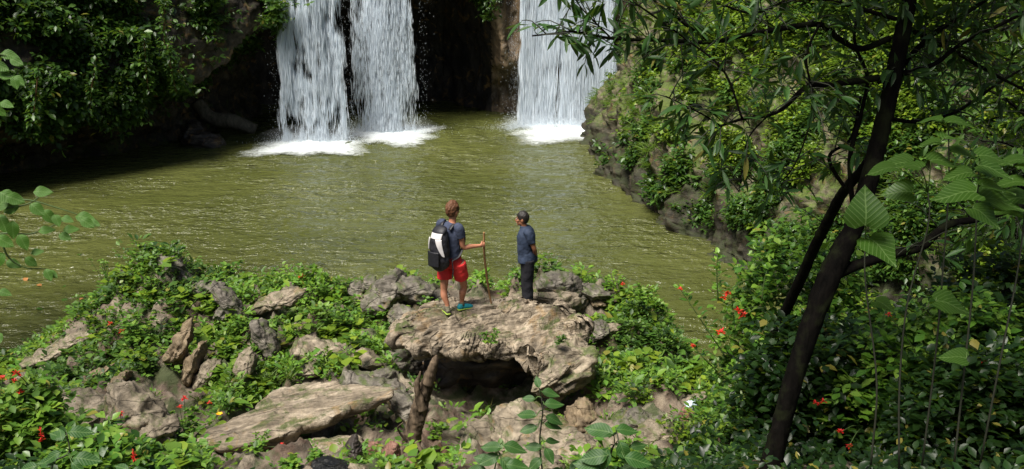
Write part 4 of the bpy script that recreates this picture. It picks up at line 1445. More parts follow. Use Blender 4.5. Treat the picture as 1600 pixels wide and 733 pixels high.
shrub('bluish green shrub on the muddy far bank right of the trunk', 8.4, 16.5, 3.2, 2.6, 2.4, 480, .14, 'leaf_cliff', 19)
shrub('yellow green bush by the muddy water edge behind the dark trunk', 7.2, 19.5, 2.6, 2.2, 1.5, 360, .14, 'leaf_bank', 20, zb=.1)
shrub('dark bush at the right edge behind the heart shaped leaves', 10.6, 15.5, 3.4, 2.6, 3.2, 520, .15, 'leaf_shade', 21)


# ------------------------------------------------------------------ plants with big leaves close to the camera
def stalk_plant(name, label, stems, Y, kind, mat, stemmat, seed, cat='plant', leafw=1.0, flowers=()):
    """stems: list of (pixel path, list of leaves (px,py, length px, angle deg, tilt toward camera, Y offset))"""
    rng = np.random.default_rng(seed)
    root = thing(name, label, cat, at(*stems[0][0][0], Y))
    for (path, lvs) in stems:
        q = np.array([at(x, y, Y + .05 * i) for i, (x, y) in enumerate(path)])
        sb = Bag()
        q[1:-1] += rng.normal(0, .03, (len(q) - 2, 3))
        stem_tube(sb, q, .009, .005, 16)
        sb.build('stem', M[stemmat], root)
        qq, _ = smooth_path(q, np.zeros(len(q)), 40)
        for (lx, ly, ln, ang, tl, dy) in lvs:
            s = pxm(Y)
            o = at(lx, ly, Y + dy)
            a = math.radians(ang)
            near = qq[np.argmin(np.linalg.norm(qq - o, axis=1))]
            tr_ = math.radians(tl * (.55 if kind == 'heart' and tl < 70 else 1))
            T = np.array([0, -math.cos(tr_), -math.sin(tr_)])
            D = np.array([1.0, 0, 0]) * math.cos(a) + T * math.sin(a)
            N = unit(np.array([0.12 * rng.normal(), -math.sin(tr_), math.cos(tr_)]))
            lb = Bag()
            if np.linalg.norm(near - o) > .02:
                stem_tube(lb, [near, (near + o) / 2 + [0, 0, .02], o], .005, .004, 6)
            leaves(lb, kind, o, D, N, ln * s * (.85 if kind == 'heart' else .84), leafw)
            lb.build('leaf', M[mat], root)
    for (fx, fy, fs) in flowers:
        flower_head('flower_spike', at(fx, fy, Y), fs * pxm(Y), root, rng, spike=True)
    return root


# heart leaved plants at the right: leaf (px, py of stalk end, length, direction, tilt)
stalk_plant('heart_leaf_plant', 'tall plant with heart shaped pale green leaves just right of the dark trunk', [
    ([(1405, 733), (1408, 610), (1425, 480), (1445, 360), (1450, 300)],
     [(1425, 255, 62, 190, 25, .2), (1438, 262, 60, 215, 18, -.1), (1455, 250, 62, 5, 20, .15), (1400, 262, 56, 175, 8, -.2), (1425, 300, 56, 185, 60, .1)]),
    ([(1360, 733), (1363, 600), (1356, 440), (1352, 372)],
     [(1352, 352, 74, -88, 78, -.3), (1358, 372, 72, 60, 40, -.2), (1368, 470, 44, 40, 20, .1)])], 6.6, 'heart', 'leaf_heart', 'stem_dark', 31)
stalk_plant('heart_leaf_plant', 'tallest heart leaved plant, its top leaf tilted edge on against dark foliage', [
    ([(1440, 733), (1458, 560), (1470, 400), (1475, 280), (1482, 205)],
     [(1482, 190, 62, 12, 4, .1), (1470, 187, 40, 205, 3, -.1), (1476, 215, 46, -30, 15, -.2), (1485, 235, 58, 20, 15, .2), (1470, 222, 40, 190, 10, .1), (1462, 470, 70, 20, 24, -.2)])], 6.9, 'heart', 'leaf_heart', 'stem_dark', 32)
stalk_plant('heart_leaf_plant', 'heart leaved plant with a tier of flat overlapping leaves at the right', [
    ([(1490, 733), (1500, 600), (1515, 440), (1528, 320), (1530, 250)],
     [(1530, 243, 62, 10, 22, -.15), (1528, 258, 66, 25, 30, .1), (1520, 270, 62, 175, 12, .2), (1535, 290, 62, 8, 10, -.1), (1525, 300, 78, 180, 22, -.3), (1535, 310, 84, 10, 28, .15), (1520, 325, 60, 50, 40, 0), (1510, 560, 52, 200, 25, -.1)])], 6.4, 'heart', 'leaf_heart', 'stem_dark', 33)
stalk_plant('heart_leaf_plant', 'heart leaved plant cut by the right edge of the view', [
    ([(1530, 733), (1560, 560), (1590, 420), (1602, 330), (1605, 260)],
     [(1600, 250, 50, 185, 10, .1), (1590, 262, 40, 20, 8, 0), (1600, 285, 55, 190, 14, -.1), (1605, 310, 70, 185, 20, .15), (1590, 330, 52, 200, 20, .1)])], 6.7, 'heart', 'leaf_heart', 'stem_dark', 34)
# bottom centre
stalk_plant('broad_leaf_plant', 'single slender plant with broad dark leaves in front of the pale boulders', [
    ([(848, 745), (850, 690), (845, 640), (842, 606)],
     [(842, 606, 26, -100, 55, -.1), (846, 612, 38, 8, 25, .05), (836, 624, 28, 190, 40, .1), (850, 632, 42, -8, 30, -.1), (838, 650, 42, 195, 25, -.1), (852, 650, 40, 22, 30, .1), (840, 668, 38, 172, 35, -.1), (850, 662, 38, 10, 20, .1), (846, 700, 36, 190, 40, -.1), (852, 700, 36, 60, 40, -.15), (852, 690, 32, -10, 20, .1), (846, 716, 36, 140, 50, -.1)])], 7.4, 'broad', 'leaf_broad', 'stem_dark', 41)
stalk_plant('broad_leaf_plant', 'low spreading plant with broad ribbed leaves at the bottom right of centre', [
    ([(945, 745), (955, 700), (960, 680), (962, 668)],
     [(958, 678, 62, 200, 35, -.1), (962, 672, 50, -5, 25, .1), (968, 690, 50, 70, 60, -.1), (950, 700, 62, 120, 60, -.15), (962, 700, 44, 30, 40, -.1), (950, 712, 58, 175, 45, -.2), (975, 715, 60, 10, 35, -.2), (940, 728, 60, 190, 40, -.2), (985, 700, 40, -20, 30, .1), (1000, 722, 44, 160, 40, 0)])], 7.0, 'broad', 'leaf_broad', 'stem_dark', 42)
stalk_plant('broad_leaf_plant', 'bright leaved plant beside the path at the bottom, left of the slender plant', [
    ([(770, 745), (775, 715), (782, 700), (786, 690)],
     [(784, 700, 46, 190, 30, -.1), (786, 696, 52, 10, 25, .1), (780, 712, 46, 160, 45, -.1), (782, 716, 50, 40, 45, -.1), (770, 722, 44, 200, 40, -.1), (790, 726, 50, 5, 40, -.2), (760, 735, 40, 185, 50, -.1)])], 7.6, 'broad', 'leaf_broad', 'stem', 43)
# lower left corner
stalk_plant('ribbed_leaf_plant', 'plant with long ribbed leaves and a red flower spike in the lower left corner', [
    ([(78, 745), (90, 720), (100, 700), (104, 676)],
     [(104, 676, 54, -8, 30, .1), (100, 686, 44, 205, 40, .1), (98, 690, 34, 240, 45, -.1), (112, 716, 60, 0, 30, -.1), (112, 722, 36, 40, 50, -.2), (96, 706, 42, 150, 45, -.1), (86, 724, 44, 185, 40, -.1), (60, 728, 44, 170, 40, -.1)])], 6.6, 'ribbed', 'leaf_broad', 'stem_dark', 51, leafw=1.15, flowers=((66, 690, 12),))
stalk_plant('ribbed_leaf_plant', 'small plant with a red flower spike in front of the pale pink stone', [
    ([(198, 745), (203, 735), (208, 726)], [(202, 735, 40, 200, 40, -.1), (204, 736, 40, -5, 35, 0), (200, 742, 40, 150, 45, -.1)])], 6.8, 'ribbed', 'leaf_broad', 'stem_dark', 52, flowers=((210, 722, 11),))
shrub('pale leaved bush with red flowers at the far lower left corner', -5.1, 9.0, .8, 1.0, .85, 170, .12, 'leaf_mound', 22,
      flowers=((26, 584, 9), (4, 592, 8), (22, 596, 7), (30, 613, 8)), Yf=9.0)
shrub('low bush of pale leaves at the bottom left beneath the ribbed leaves', -3.9, 8.0, 1.1, .8, .35, 130, .12, 'leaf_shrub', 23)
# ------------------------------------------------------------------ the dark tree on the right
rng = np.random.default_rng(404)


def twig_leaves(bag, tb, q, rng, leaf, n, kind='lance', r=.006, droop=.35, wide=1.0, tl=.35):
    """twigs with drooping leaves along path q"""
    for i in range(n):
        c = q[rng.integers(max(1, len(q) // 6), len(q))]
        d = unit(np.array([rng.normal(), rng.normal() * .7, rng.normal() * .55 + .1]))
        L = tl * rng.uniform(.5, 1.2)
        pts = np.array([c, c + d * L * .6 + [0, 0, .03], c + d * L + [0, 0, -.06 * L]])
        stem_tube(tb, pts, r, r * .5, 5)
        k = rng.integers(4, 8)
        t = rng.uniform(.35, 1, k)
        P = pts[0] + (pts[2] - pts[0]) * t[:, None]
        D = d * .9 + rng.normal(0, .65, (k, 3)) + [0, 0, -droop]
        leaves(bag, kind, P, D, NUP + rng.normal(0, .5, (k, 3)), leaf * rng.uniform(.6, 1.2, k), wide)


tree = thing('tree', 'dark leaning tree on the right with long narrow leaves, trunk crossing the view', 'tree', at(1205, 745, 8.0))
TY = 8.0
b = Bag()
tp = [(1196, 760, 7.9), (1214, 690, 7.95), (1248, 565, 8.05), (1296, 432, 8.2), (1340, 340, 8.35), (1372, 225, 8.5), (1398, 110, 8.6), (1420, 0, 8.7), (1440, -120, 8.8), (1450, -330, 9.0), (1480, -560, 9.2)]
tq = np.array([at(*p) for p in tp])
b.add(*tube(tq, [.092, .080, .077, .092, .076, .068, .064, .06, .056, .05, .03], 28, 220, bark=.12, bfreq=15))
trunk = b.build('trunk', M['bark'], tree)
tree_leaf = Bag()
tree_twig = Bag()


def branch(pts, r0, r1, nleaf, Y0=8.2, dY=0.0, leaf=.19, tl=.4):
    q = np.array([at(x, y, Y0 + dY * i) for i, (x, y) in enumerate(pts)])
    bb = Bag()
    bb.add(*tube(q, np.linspace(r0, r1, len(q)), 8, max(20, len(q) * 10), bark=.12))
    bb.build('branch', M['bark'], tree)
    qq, _ = smooth_path(q, np.zeros(len(q)), 60)
    twig_leaves(tree_leaf, tree_twig, qq, rng, leaf, nleaf, tl=tl)
    return qq


# branches in the picture
branch([(1372, 122), (1300, 132), (1262, 135), (1225, 168), (1200, 180), (1160, 186), (1126, 197)], .030, .010, 26, 8.5, -.12)
branch([(1372, 128), (1415, 114), (1460, 100), (1500, 70), (1560, 40), (1620, 10)], .026, .014, 26, 8.6, .05)
branch([(1390, 60), (1345, 76), (1310, 60), (1280, 38), (1215, 46), (1150, 58), (1110, 66), (1020, 63), (955, 60), (900, 50), (870, 52), (832, 56)], .030, .006, 44, 8.6, -.09, leaf=.18)
branch([(955, 60), (925, 30), (905, 8), (890, -20)], .008, .004, 9, 7.8, 0, leaf=.16, tl=.25)
branch([(1110, 66), (1060, 30), (1010, -10), (980, -60)], .014, .006, 20, 7.9, 0)
branch([(1300, 432), (1345, 412), (1400, 396), (1440, 385), (1480, 352), (1540, 340), (1610, 318)], .055, .03, 16, 8.2, .08)
branch([(1368, 235), (1345, 268), (1318, 300), (1296, 340), (1272, 388), (1250, 438), (1224, 494), (1196, 560), (1165, 650)], .045, .072, 2, 8.5, .36)
branch([(1335, 345), (1328, 250), (1345, 180), (1355, 120), (1335, 60), (1350, -20)], .026, .012, 22, 8.5, .05)
branch([(1322, 296), (1300, 262), (1298, 240), (1330, 215), (1345, 150)], .02, .012, 14, 8.7, .05)
branch([(1395, 120), (1450, 60), (1510, 20), (1570, -20)], .03, .015, 22, 8.7, .1)
branch([(1410, 40), (1440, 55), (1490, 80), (1560, 120), (1620, 150)], .028, .012, 22, 8.9, .1)
branch([(1385, 185), (1440, 190), (1500, 172), (1560, 130), (1620, 95)], .022, .010, 18, 9.1, .1)
branch([(1400, 30), (1330, 10), (1250, -5), (1180, 20), (1120, 5)], .02, .008, 26, 8.4, -.1)
branch([(1126, 197), (1100, 180), (1070, 165), (1040, 150)], .008, .004, 12, 7.8, 0, leaf=.2, tl=.25)
branch([(1200, 180), (1170, 215), (1160, 260), (1155, 300)], .008, .004, 10, 7.9, 0, leaf=.2, tl=.3)
branch([(1280, 38), (1260, 90), (1270, 170), (1240, 260), (1200, 300)], .012, .005, 22, 8.0, 0, leaf=.18, tl=.35)
branch([(1160, 186), (1130, 110), (1070, 60), (1000, 10), (960, -20)], .010, .006, 22, 7.7, 0, leaf=.19, tl=.35)
# the crown above the picture
for i in range(17):
    a = rng.uniform(-.9, 2 * PI - 1.9)
    z0 = rng.integers(7, 11)
    p0 = tq[z0]
    L = rng.uniform(1.6, 3.4)
    d = np.array([math.cos(a) * .8 + .25, math.sin(a) * .9, rng.uniform(-.05, .35)])
    q = np.array([p0, p0 + d * L * .5 + [0, 0, .2], p0 + d * L])
    if q[:, 2].min() < 8.6:
        q[:, 2] += 8.6 - q[:, 2].min()
        q[0] = p0
    bb = Bag()
    bb.add(*tube(q, [.04, .025, .01], 7, 20, bark=.1))
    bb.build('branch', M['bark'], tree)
    qq, _ = smooth_path(q, np.zeros(3), 40)
    twig_leaves(tree_leaf, tree_twig, qq, rng, .22, 62, tl=.7, wide=1.3)
tree_twig.build('twigs', M['stem_dark'], tree)
tree_leaf.build('foliage', M['leaf_tree'], tree)

# a second tree behind the right edge, its shade darkens the thicket
def plain_tree(label, base, top, r, crown, n, leaf, mat, seed, spread):
    rg = np.random.default_rng(seed)
    t = thing('tree', label, 'tree', base)
    base, top = np.array(base, float), np.array(top, float)
    bb = Bag()
    bb.add(*tube([base - [0, 0, .3], base * .6 + top * .4 + rg.normal(0, .15, 3), top], [r, r * .75, r * .3], 12, 40, bark=.13))
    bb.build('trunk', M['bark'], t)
    lf, tw = Bag(), Bag()
    for i in range(n):
        f = rg.uniform(.45, 1)
        p0 = base + (top - base) * f
        a = rg.uniform(0, 2 * PI)
        d = np.array([math.cos(a), math.sin(a), rg.uniform(0, .5)])
        L = spread * rg.uniform(.5, 1.1)
        q = np.array([p0, p0 + d * L * .5 + [0, 0, .15 * L], p0 + d * L])
        bb = Bag()
        bb.add(*tube(q, [r * .35, r * .2, .01], 6, 16))
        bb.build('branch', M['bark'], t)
        qq, _ = smooth_path(q, np.zeros(3), 30)
        twig_leaves(lf, tw, qq, rg, leaf, crown, tl=.9, wide=1.4)
    tw.build('twigs', M['stem_dark'], t)
    lf.build('foliage', M[mat], t)


plain_tree('shadowy leafy tree rooted behind the thicket at the right edge of the view', (10.2, 13.0, float(gz(10.2, 13.0)[0])), (10.0, 12.0, 13.5), .16, 46, 16, .26, 'leaf_shade', 61, 3.0)
plain_tree('slim tree on the right bank high above the water, leaves in shade', (13.5, 22, 5.0), (12.6, 21, 12.5), .15, 46, 14, .30, 'leaf_cliff', 62, 3.0)

plain_tree('mid green leafy tree behind the dark leaning trunk, its crown low over the bank', (8.3, 14.8, float(gz(8.3, 14.8)[0])), (8.0, 14.2, 8.8), .11, 40, 20, .22, 'leaf_cliff', 65, 2.3)
plain_tree('leafy tree at the right edge, crown filling the corner behind the long narrow leaves', (11.5, 17.0, float(gz(11.5, 17.0)[0])), (10.6, 16.4, 10.5), .13, 44, 20, .26, 'leaf_cliff', 66, 2.8)

# branch of a tree that reaches in from the left edge
def side_branch(label, paths, Y, leafs, mat, seed, kind='broad'):
    rg = np.random.default_rng(seed)
    t = thing('leafy_branch', label, 'branch', at(*paths[0][0], Y))
    for pth in paths:
        q = np.array([at(x, y, Y + .04 * i) for i, (x, y) in enumerate(pth)])
        sb = Bag()
        stem_tube(sb, q, .010, .004, 20)
        sb.build('twig', M['stem'], t)
    for (lx, ly, ln, ang, tl) in leafs:
        a = math.radians(ang)
        lb = Bag()
        o = at(lx, ly, Y + rg.uniform(-.1, .1))
        tr_ = math.radians(tl)
        T = np.array([0, -math.cos(tr_), -math.sin(tr_)])
        leaves(lb, kind, o, np.array([1.0, 0, 0]) * math.cos(a) + T * math.sin(a), unit([rg.normal() * .3, -math.sin(tr_), math.cos(tr_)]), ln * .85 * pxm(Y), 1.15)
        lb.build('leaf', M[mat], t)
    return t


side_branch('branch of pale green toothed leaves reaching in from the left edge over the water', [
    [(-60, 300), (0, 318), (40, 312), (90, 325), (150, 345)], [(-60, 380), (0, 365), (50, 365), (100, 345)], [(0, 365), (12, 400), (40, 418), (72, 420)], [(-50, 330), (10, 325), (45, 318), (70, 300)]], 7.2,
    [(52, 300, 34, -5, 50), (30, 322, 36, 165, 60), (48, 318, 34, 40, 60), (10, 306, 36, 20, 55), (0, 300, 38, 30, 50), (68, 328, 34, 50, 65), (96, 340, 24, 15, 40), (118, 338, 38, 5, 35), (140, 346, 22, 20, 40), (126, 342, 30, 30, 55),
     (85, 335, 26, 60, 50), (20, 345, 36, 90, 70), (0, 335, 40, 70, 60), (60, 362, 30, -20, 40), (98, 360, 30, -15, 40), (92, 366, 26, 20, 45), (30, 366, 34, 60, 65), (-5, 370, 36, 30, 60), (6, 395, 34, 120, 60), (10, 408, 30, 20, 55), (40, 402, 28, 40, 60), (48, 396, 24, -20, 45),
     (72, 420, 26, 65, 55), (76, 424, 22, 35, 40), (-4, 455, 28, 10, 30), (0, 520, 22, 80, 40), (-8, 330, 40, -60, 60)], 'leaf_branch', 71)
side_branch('drooping sprig of pale leaves at the left edge in front of the cliff', [
    [(-50, 80), (0, 85), (20, 95), (38, 104)], [(-50, 120), (0, 122), (24, 120), (44, 134)], [(-50, 150), (-10, 158), (12, 165)]], 7.4,
    [(0, 84, 34, 5, 40), (16, 92, 26, 25, 45), (0, 120, 26, -10, 40), (18, 120, 30, 30, 45), (22, 120, 24, 75, 60), (0, 110, 24, 60, 60), (0, 160, 26, 15, 45), (-6, 166, 26, 50, 60), (-10, 100, 30, 20, 50), (10, 128, 22, 5, 40)], 'leaf_branch', 72)
# tree outside the left edge that carries those branches
plain_tree('leafy tree just beyond the left edge whose branches reach into view', (-9.6, 7.0, float(gz(-9.6, 7.0)[0])), (-9.8, 8.0, 13.0), .16, 40, 14, .24, 'leaf_shade', 63, 2.4)

plain_tree('tall tree on the left shore outside the view shading the dark water', (-14.5, 17.0, float(gz(-14.5, 17.0)[0])), (-13.5, 17.5, 14.0), .22, 60, 20, .30, 'leaf_shade', 64, 3.6)

# dead trunk and its roots
dead = thing('dead_trunk', 'splintered dead tree trunk standing in front of the dark hollow', 'dead tree', at(645, 705, 11.0))
b = Bag()
b.add(*tube([at(638, 712, 11.05), at(648, 665, 11.0), (at(664, 610, 11.0)), at(676, 575, 11.0)], [.088, .078, .066, .042], 26, 90, bark=.34, bfreq=16))
b.build('trunk', M['bark_dead'], dead)
b = Bag()
b.add(*tube([at(668, 600, 10.93), at(676, 575, 10.92), at(680, 562, 10.92), at(682, 555, 10.92)], [.05, .042, .030, .008], 14, 40, bark=.34, bfreq=16))
b.add(*tube([at(660, 640, 10.92), at(652, 605, 10.9), at(657, 580, 10.9)], [.05, .035, .006], 14, 40, bark=.34, bfreq=16))
b.build('splinter', M['bark_dead'], dead)
for pts, r in (([(640, 690), (628, 705), (636, 722), (658, 735)], .05), ([(636, 695), (618, 715), (600, 728)], .04), ([(645, 700), (622, 672), (630, 660)], .02), ([(650, 690), (662, 712), (660, 728)], .03)):
    b = Bag()
    b.add(*tube([at(x, y, 10.85 - .1 * i) for i, (x, y) in enumerate(pts)], np.linspace(r, r * .4, len(pts)), 9, 24, bark=.25))
    b.build('root', M['bark_dead'], dead)

# little things on the stones
b = Bag()
pz = at(343, 648, 10.95)
az = np.linspace(0, 2 * PI, 7)[:-1]
leaves(b, 'small', np.tile(pz, (6, 1)), np.stack([np.cos(az), np.sin(az), 0 * az + .5], 1), NUP, .05, 1.5)
tag(b.build('fallen_flower', M['yellow'], loc=pz), 'tiny yellow orange blossom lying at the left end of the long flat slab', 'flower')
rock('small orange brown pebble resting on the long flat slab', 391, 664, 10.95, 11, 9, 'rock_brown', 99, sub=3, name='pebble', cat='pebble')
V, F = rock_verts(4, (.15, .12, .12), 4, 8, .5, .15)
c = at(1080, 635, 12.1)
tag(mk('crumpled_wrapper', V + c, F, M['wrapper'], loc=c), 'crumpled pale blue wrapper lying on the reddish brown stone beside the shrub', 'litter')
# fallen leaves floating on the pool
for i, (lx, ly, lab) in enumerate([(57, 445, 'curled brown leaf floating on the dark water nearest the left branch'), (78, 512, 'pale leaf floating on the water left of the mossy rib'), (103, 447, 'pale narrow leaf floating under the tip of the left branch'),
                                   (40, 434, 'yellow leaf floating below the drooping left branch'), (56, 483, 'brown leaf floating midway down the dark water at the left'), (125, 398, 'yellow leaf floating alone above the pale feathery plant'), (130, 466, 'pair coloured small leaf floating beside the pale feathery plant'), (98, 467, 'tiny white leaf floating left of the small floating leaf')]):
    p = on_plane(lx, ly, .045)
    b = Bag()
    a = i * 1.7
    leaves(b, 'broad', p, [math.cos(a), math.sin(a), .02], NUP, .20, 1.2)
    tag(b.build('floating_leaf', M['dry_leaf'] if i % 3 == 0 else M['leaf_branch'], loc=p), lab, 'leaf')
# ------------------------------------------------------------------ the two people
def blob(b, c, r, rot=None, n=16):
    V, F = ico(3)
    W = V * np.array(r)
    if rot is not None:
        W = W @ np.array(rot).T
    b.add(W + np.array(c), F)


def fuse(o, voxel=.008, it=4):
    m = o.modifiers.new('union', 'REMESH')
    m.mode = 'VOXEL'
    m.voxel_size = voxel
    m.use_smooth_shade = True
    s = o.modifiers.new('soften', 'SMOOTH')
    s.factor = .5
    s.iterations = it
    return o


def wrinkle(o, size=.09, amt=.012):
    t = bpy.data.textures.new('cloth_folds', 'CLOUDS')
    t.noise_scale = size
    d = o.modifiers.new('folds', 'DISPLACE')
    d.texture = t
    d.strength = amt
    d.mid_level = .5
    return o


def hand(b, wrist, dirv, palmn, curl, s=1.0, side=1):
    """palm plus five fingers; dirv along the hand, palmn out of the palm, curl 0..1"""
    d, n = unit(dirv), unit(palmn)
    a = np.cross(d, n) * side
    w = np.array(wrist, float)
    b.add(*tube([w - d * .01, w + d * .03 * s, w + d * .085 * s], [(.026 * s, .019 * s), (.036 * s, .016 * s), (.040 * s, .013 * s)], 10, ref=a))
    for i, (off, ln) in enumerate(((-.030, .062), (-.010, .076), (.010, .080), (.030, .072))):
        p = w + d * .080 * s + a * off * s
        pts = [p - d * .02 * s, p]
        ang = 0.15
        cur = p
        for L in (.42, .32, .26):
            ang += curl * 1.45
            cur = cur + (d * math.cos(ang) + n * math.sin(ang)) * ln * L * s
            pts.append(cur)
        b.add(*tube(pts, [.010 * s, .0095 * s, .009 * s, .008 * s, .0065 * s], 7))
    t0 = w + d * .02 * s + a * .03 * s
    t1 = t0 + (d * .5 + a * .6 + n * .3) * .045 * s
    t2 = t1 + (d * .7 + a * (.2 - .5 * curl) + n * (.2 + .7 * curl)) * .038 * s
    b.add(*tube([t0 - a * .015, t0, t1, t2], [.013 * s, .013 * s, .0105 * s, .008 * s], 7))


def frame(phi):
    f = np.array([math.sin(phi), math.cos(phi), 0])
    r = np.array([math.cos(phi), -math.sin(phi), 0])
    return r, f


def head(b, c, phi, s=1.0):
    r, f = frame(phi)
    u = np.array([0, 0, 1.0])
    R = np.stack([r, f, u], 1)
    blob(b, c + u * .018 * s - f * .008, (.074 * s, .094 * s, .102 * s), R)
    blob(b, c + f * .022 * s - u * .052 * s, (.056 * s, .066 * s, .066 * s), R)
    blob(b, c + f * .070 * s - u * .098 * s, (.024 * s, .020 * s, .018 * s), R)      # chin
    b.add(*tube([c + f * .085 * s + u * .018 * s, c + f * .103 * s - u * .012 * s, c + f * .112 * s - u * .034 * s, c + f * .088 * s - u * .042 * s], [.010 * s, .012 * s, .016 * s, .012 * s], 8))
    for sg in (-1, 1):
        blob(b, c + r * sg * .076 * s - f * .012 * s - u * .012 * s, (.010 * s, .020 * s, .034 * s), R)
        blob(b, c + r * sg * .034 * s + f * .078 * s + u * .026 * s, (.022 * s, .012 * s, .009 * s), R)   # brow
        blob(b, c + r * sg * .042 * s + f * .062 * s - u * .022 * s, (.022 * s, .022 * s, .02 * s), R)    # cheek


def face_parts(root, c, phi, s, hairmat):
    r, f = frame(phi)
    u = np.array([0, 0, 1.0])
    R = np.stack([r, f, u], 1)
    for sg in (-1, 1):
        b = Bag()
        blob(b, c + r * sg * .033 * s + f * .083 * s + u * .004 * s, (.013 * s, .008 * s, .007 * s), R)
        e = b.build('eye', M['eye_white'], root)
        b = Bag()
        blob(b, c + r * sg * .033 * s + f * .0905 * s + u * .004 * s, (.0055 * s, .003 * s, .0058 * s), R)
        b.build('iris', M['hair_black'], e)
        b = Bag()
        b.add(*tube([c + r * sg * .014 * s + f * .094 * s + u * .024 * s, c + r * sg * .034 * s + f * .093 * s + u * .030 * s, c + r * sg * .052 * s + f * .082 * s + u * .024 * s], [.004, .005, .003], 6, 8))
        b.build('eyebrow', M[hairmat], root)
    b = Bag()
    b.add(*tube([c - r * .024 * s + f * .084 * s - u * .064 * s, c + f * .094 * s - u * .062 * s, c + r * .024 * s + f * .084 * s - u * .064 * s], [.004, .009, .004], 8, 10))
    b.build('mouth', M['lips'], root)


def hair(root, c, phi, s, mat, puff, seed):
    """cap of hair with an uneven outline, short at the neck"""
    r, f = frame(phi)
    u = np.array([0, 0, 1.0])
    V, F = ico(5)
    keep_v = (V[:, 2] > -.62 - .25 * np.clip(-V[:, 1], 0, 1) + 1.15 * np.clip(V[:, 1] - .15, 0, 1)) & ~((np.abs(V[:, 0]) > .72) & (V[:, 2] < -.15) & (V[:, 1] > -.35))
    F = F[keep_v[F].all(1)]
    d = 1 + puff * (.55 + .8 * np.clip(V[:, 2], 0, 1)) + .10 * puff / .12 * fbm(V * np.array([5, 5, 3]) + seed, 4)
    d = np.maximum(d, 1.03)
    W = V * np.array([.076, .096, .104]) * s * d[:, None]
    W = W @ np.stack([r, f, u], 1).T + c + u * .018 * s - f * .010
    o = mk('hair', W, F, M[mat], root)
    m = o.modifiers.new('thick', 'SOLIDIFY')
    m.thickness = .012
    return o


def shoe(name, root, ankle, toe_dir, mat, s=1.0, sole=True, base_z=None):
    d = unit(np.array([toe_dir[0], toe_dir[1], 0]))
    a = np.array([d[1], -d[0], 0])
    z = np.array([0, 0, 1.0])
    g = np.array([ankle[0], ankle[1], base_z if base_z is not None else ankle[2] - .085])
    b = Bag()
    b.add(*tube([g - d * .075 + z * .045, g - d * .05 + z * .05, g + d * .03 + z * .055, g + d * .10 + z * .042, g + d * .165 + z * .032, g + d * .19 + z * .028],
                [(.028, .03), (.036, .048), (.038, .052), (.046, .040), (.042, .028), (.02, .014)], 14, ref=a))
    b.add(*tube([g - d * .01 + z * .05, g - d * .012 + z * .105], [(.042, .052), (.042, .05)], 14, ref=a))
    o = b.build(name, M[mat], root)
    fuse(o, .007, 3)
    if sole:
        b = Bag()
        b.add(*tube([g - d * .082 + z * .014, g - d * .05 + z * .013, g + d * .03 + z * .013, g + d * .11 + z * .013, g + d * .175 + z * .015, g + d * .197 + z * .02],
                    [(.03, .014), (.04, .014), (.04, .014), (.049, .014), (.044, .014), (.02, .010)], 14, ref=a))
        b.build('sole', M['sole'], o)
    return o


def bz(p):
    """height of the boulder's top face near p (found on the built stone)"""
    return p


def top_of(objname, x, y, zfrom=8.0):
    dg = bpy.context.evaluated_depsgraph_get()
    from mathutils import Vector
    hit, loc, *_ = SC.ray_cast(dg, Vector((x, y, zfrom)), Vector((0, 0, -1)))
    return loc.z


# ---- the backpacker in red shorts, seen from behind
f1 = on_boulder(709, 488)
SX = f1[1] / (CP - (489 - 366.5) / FPX * SP) / FPX
SZ = SX / .955


def k1(px, py, dy=0.0):
    return f1 + np.array([(px - 709) * SX, dy, (489 - py) * SZ])


PH1 = math.radians(38)
r1, n1 = frame(PH1)
person = thing('person', 'man seen from behind in a blue T-shirt and bright red shorts, holding a walking stick', 'person', f1)
zl, zr = 0.0, 0.0
la, ra = k1(699, 479, -.06), k1(721, 475, .08)
for q_, (ax_, ay_) in ((la, (699, 490)), (ra, (722, 484))):
    g_ = on_boulder(ax_, ay_)
    q_[:] = [g_[0], np.clip(g_[1], f1[1] - .15, f1[1] + .25), np.clip(g_[2] + .095, f1[2] + .05, f1[2] + .3)]
lk, rk = k1(694.5, 453, .0), k1(725, 452, .12)
lh, rh = k1(697, 412, .05), k1(718, 412, -.04)
pel = (lh + rh) / 2 + [0, 0, .03]
waist, chest, nk = k1(706.5, 400, 0), k1(705.5, 371, 0), k1(709.5, 348.5, .01)
ls, rs = k1(691, 354, .11), k1(720, 355, -.11)
hc = k1(710, 332.5, .03)
re_, rw = k1(726, 385, -.06), k1(750, 386.5, .12)
grip = k1(756.5, 387, .15)
hd = unit((grip - re_) * [1, 1, .2])
hn = np.cross([0, 0, 1.0], hd)
rw = grip - hd * .088 - hn * .034
le, lw = k1(687, 386, .20), k1(700, 380, .34)
b = Bag()
b.add(*tube([pel - [0, 0, .06], pel + [0, 0, .04], waist, (waist + chest) / 2, chest, (chest + nk) / 2 + [0, 0, .02], nk], [(.15, .105), (.155, .11), (.135, .095), (.145, .10), (.165, .11), (.14, .085), (.055, .055)], 18, 30, ref=r1))
b.add(*tube([nk - [0, 0, .06], nk, hc - [0, 0, .05]], [.062, .056, .056], 12))
head(b, hc, PH1 - .15, 1.1)
for (h, k, a, d) in ((lh, lk, la, 1), (rh, rk, ra, 1)):
    b.add(*tube([h + [0, 0, .04], h * .5 + k * .5, k, k * .66 + a * .34 - n1 * .018, a + [0, 0, .06], a - [0, 0, .03]], [.085, .072, .052, .055, .036, .038], 14, 26))
for (s_, e_, w_) in ((rs, re_, rw), (ls, le, lw)):
    b.add(*tube([s_ + (nk - s_) * .3, s_, (s_ + e_) / 2, e_, e_ * .6 + w_ * .4, w_], [.055, .056, .046, .037, .038, .025], 12, 24))
hand(b, rw, hd, hn, .95, 1.0, 1)
hand(b, lw, [.3, .5, .5], [.7, -.6, .1], .7, 1.0, -1)
body = fuse(b.build('body', M['skin_light'], person), .0075, 3)
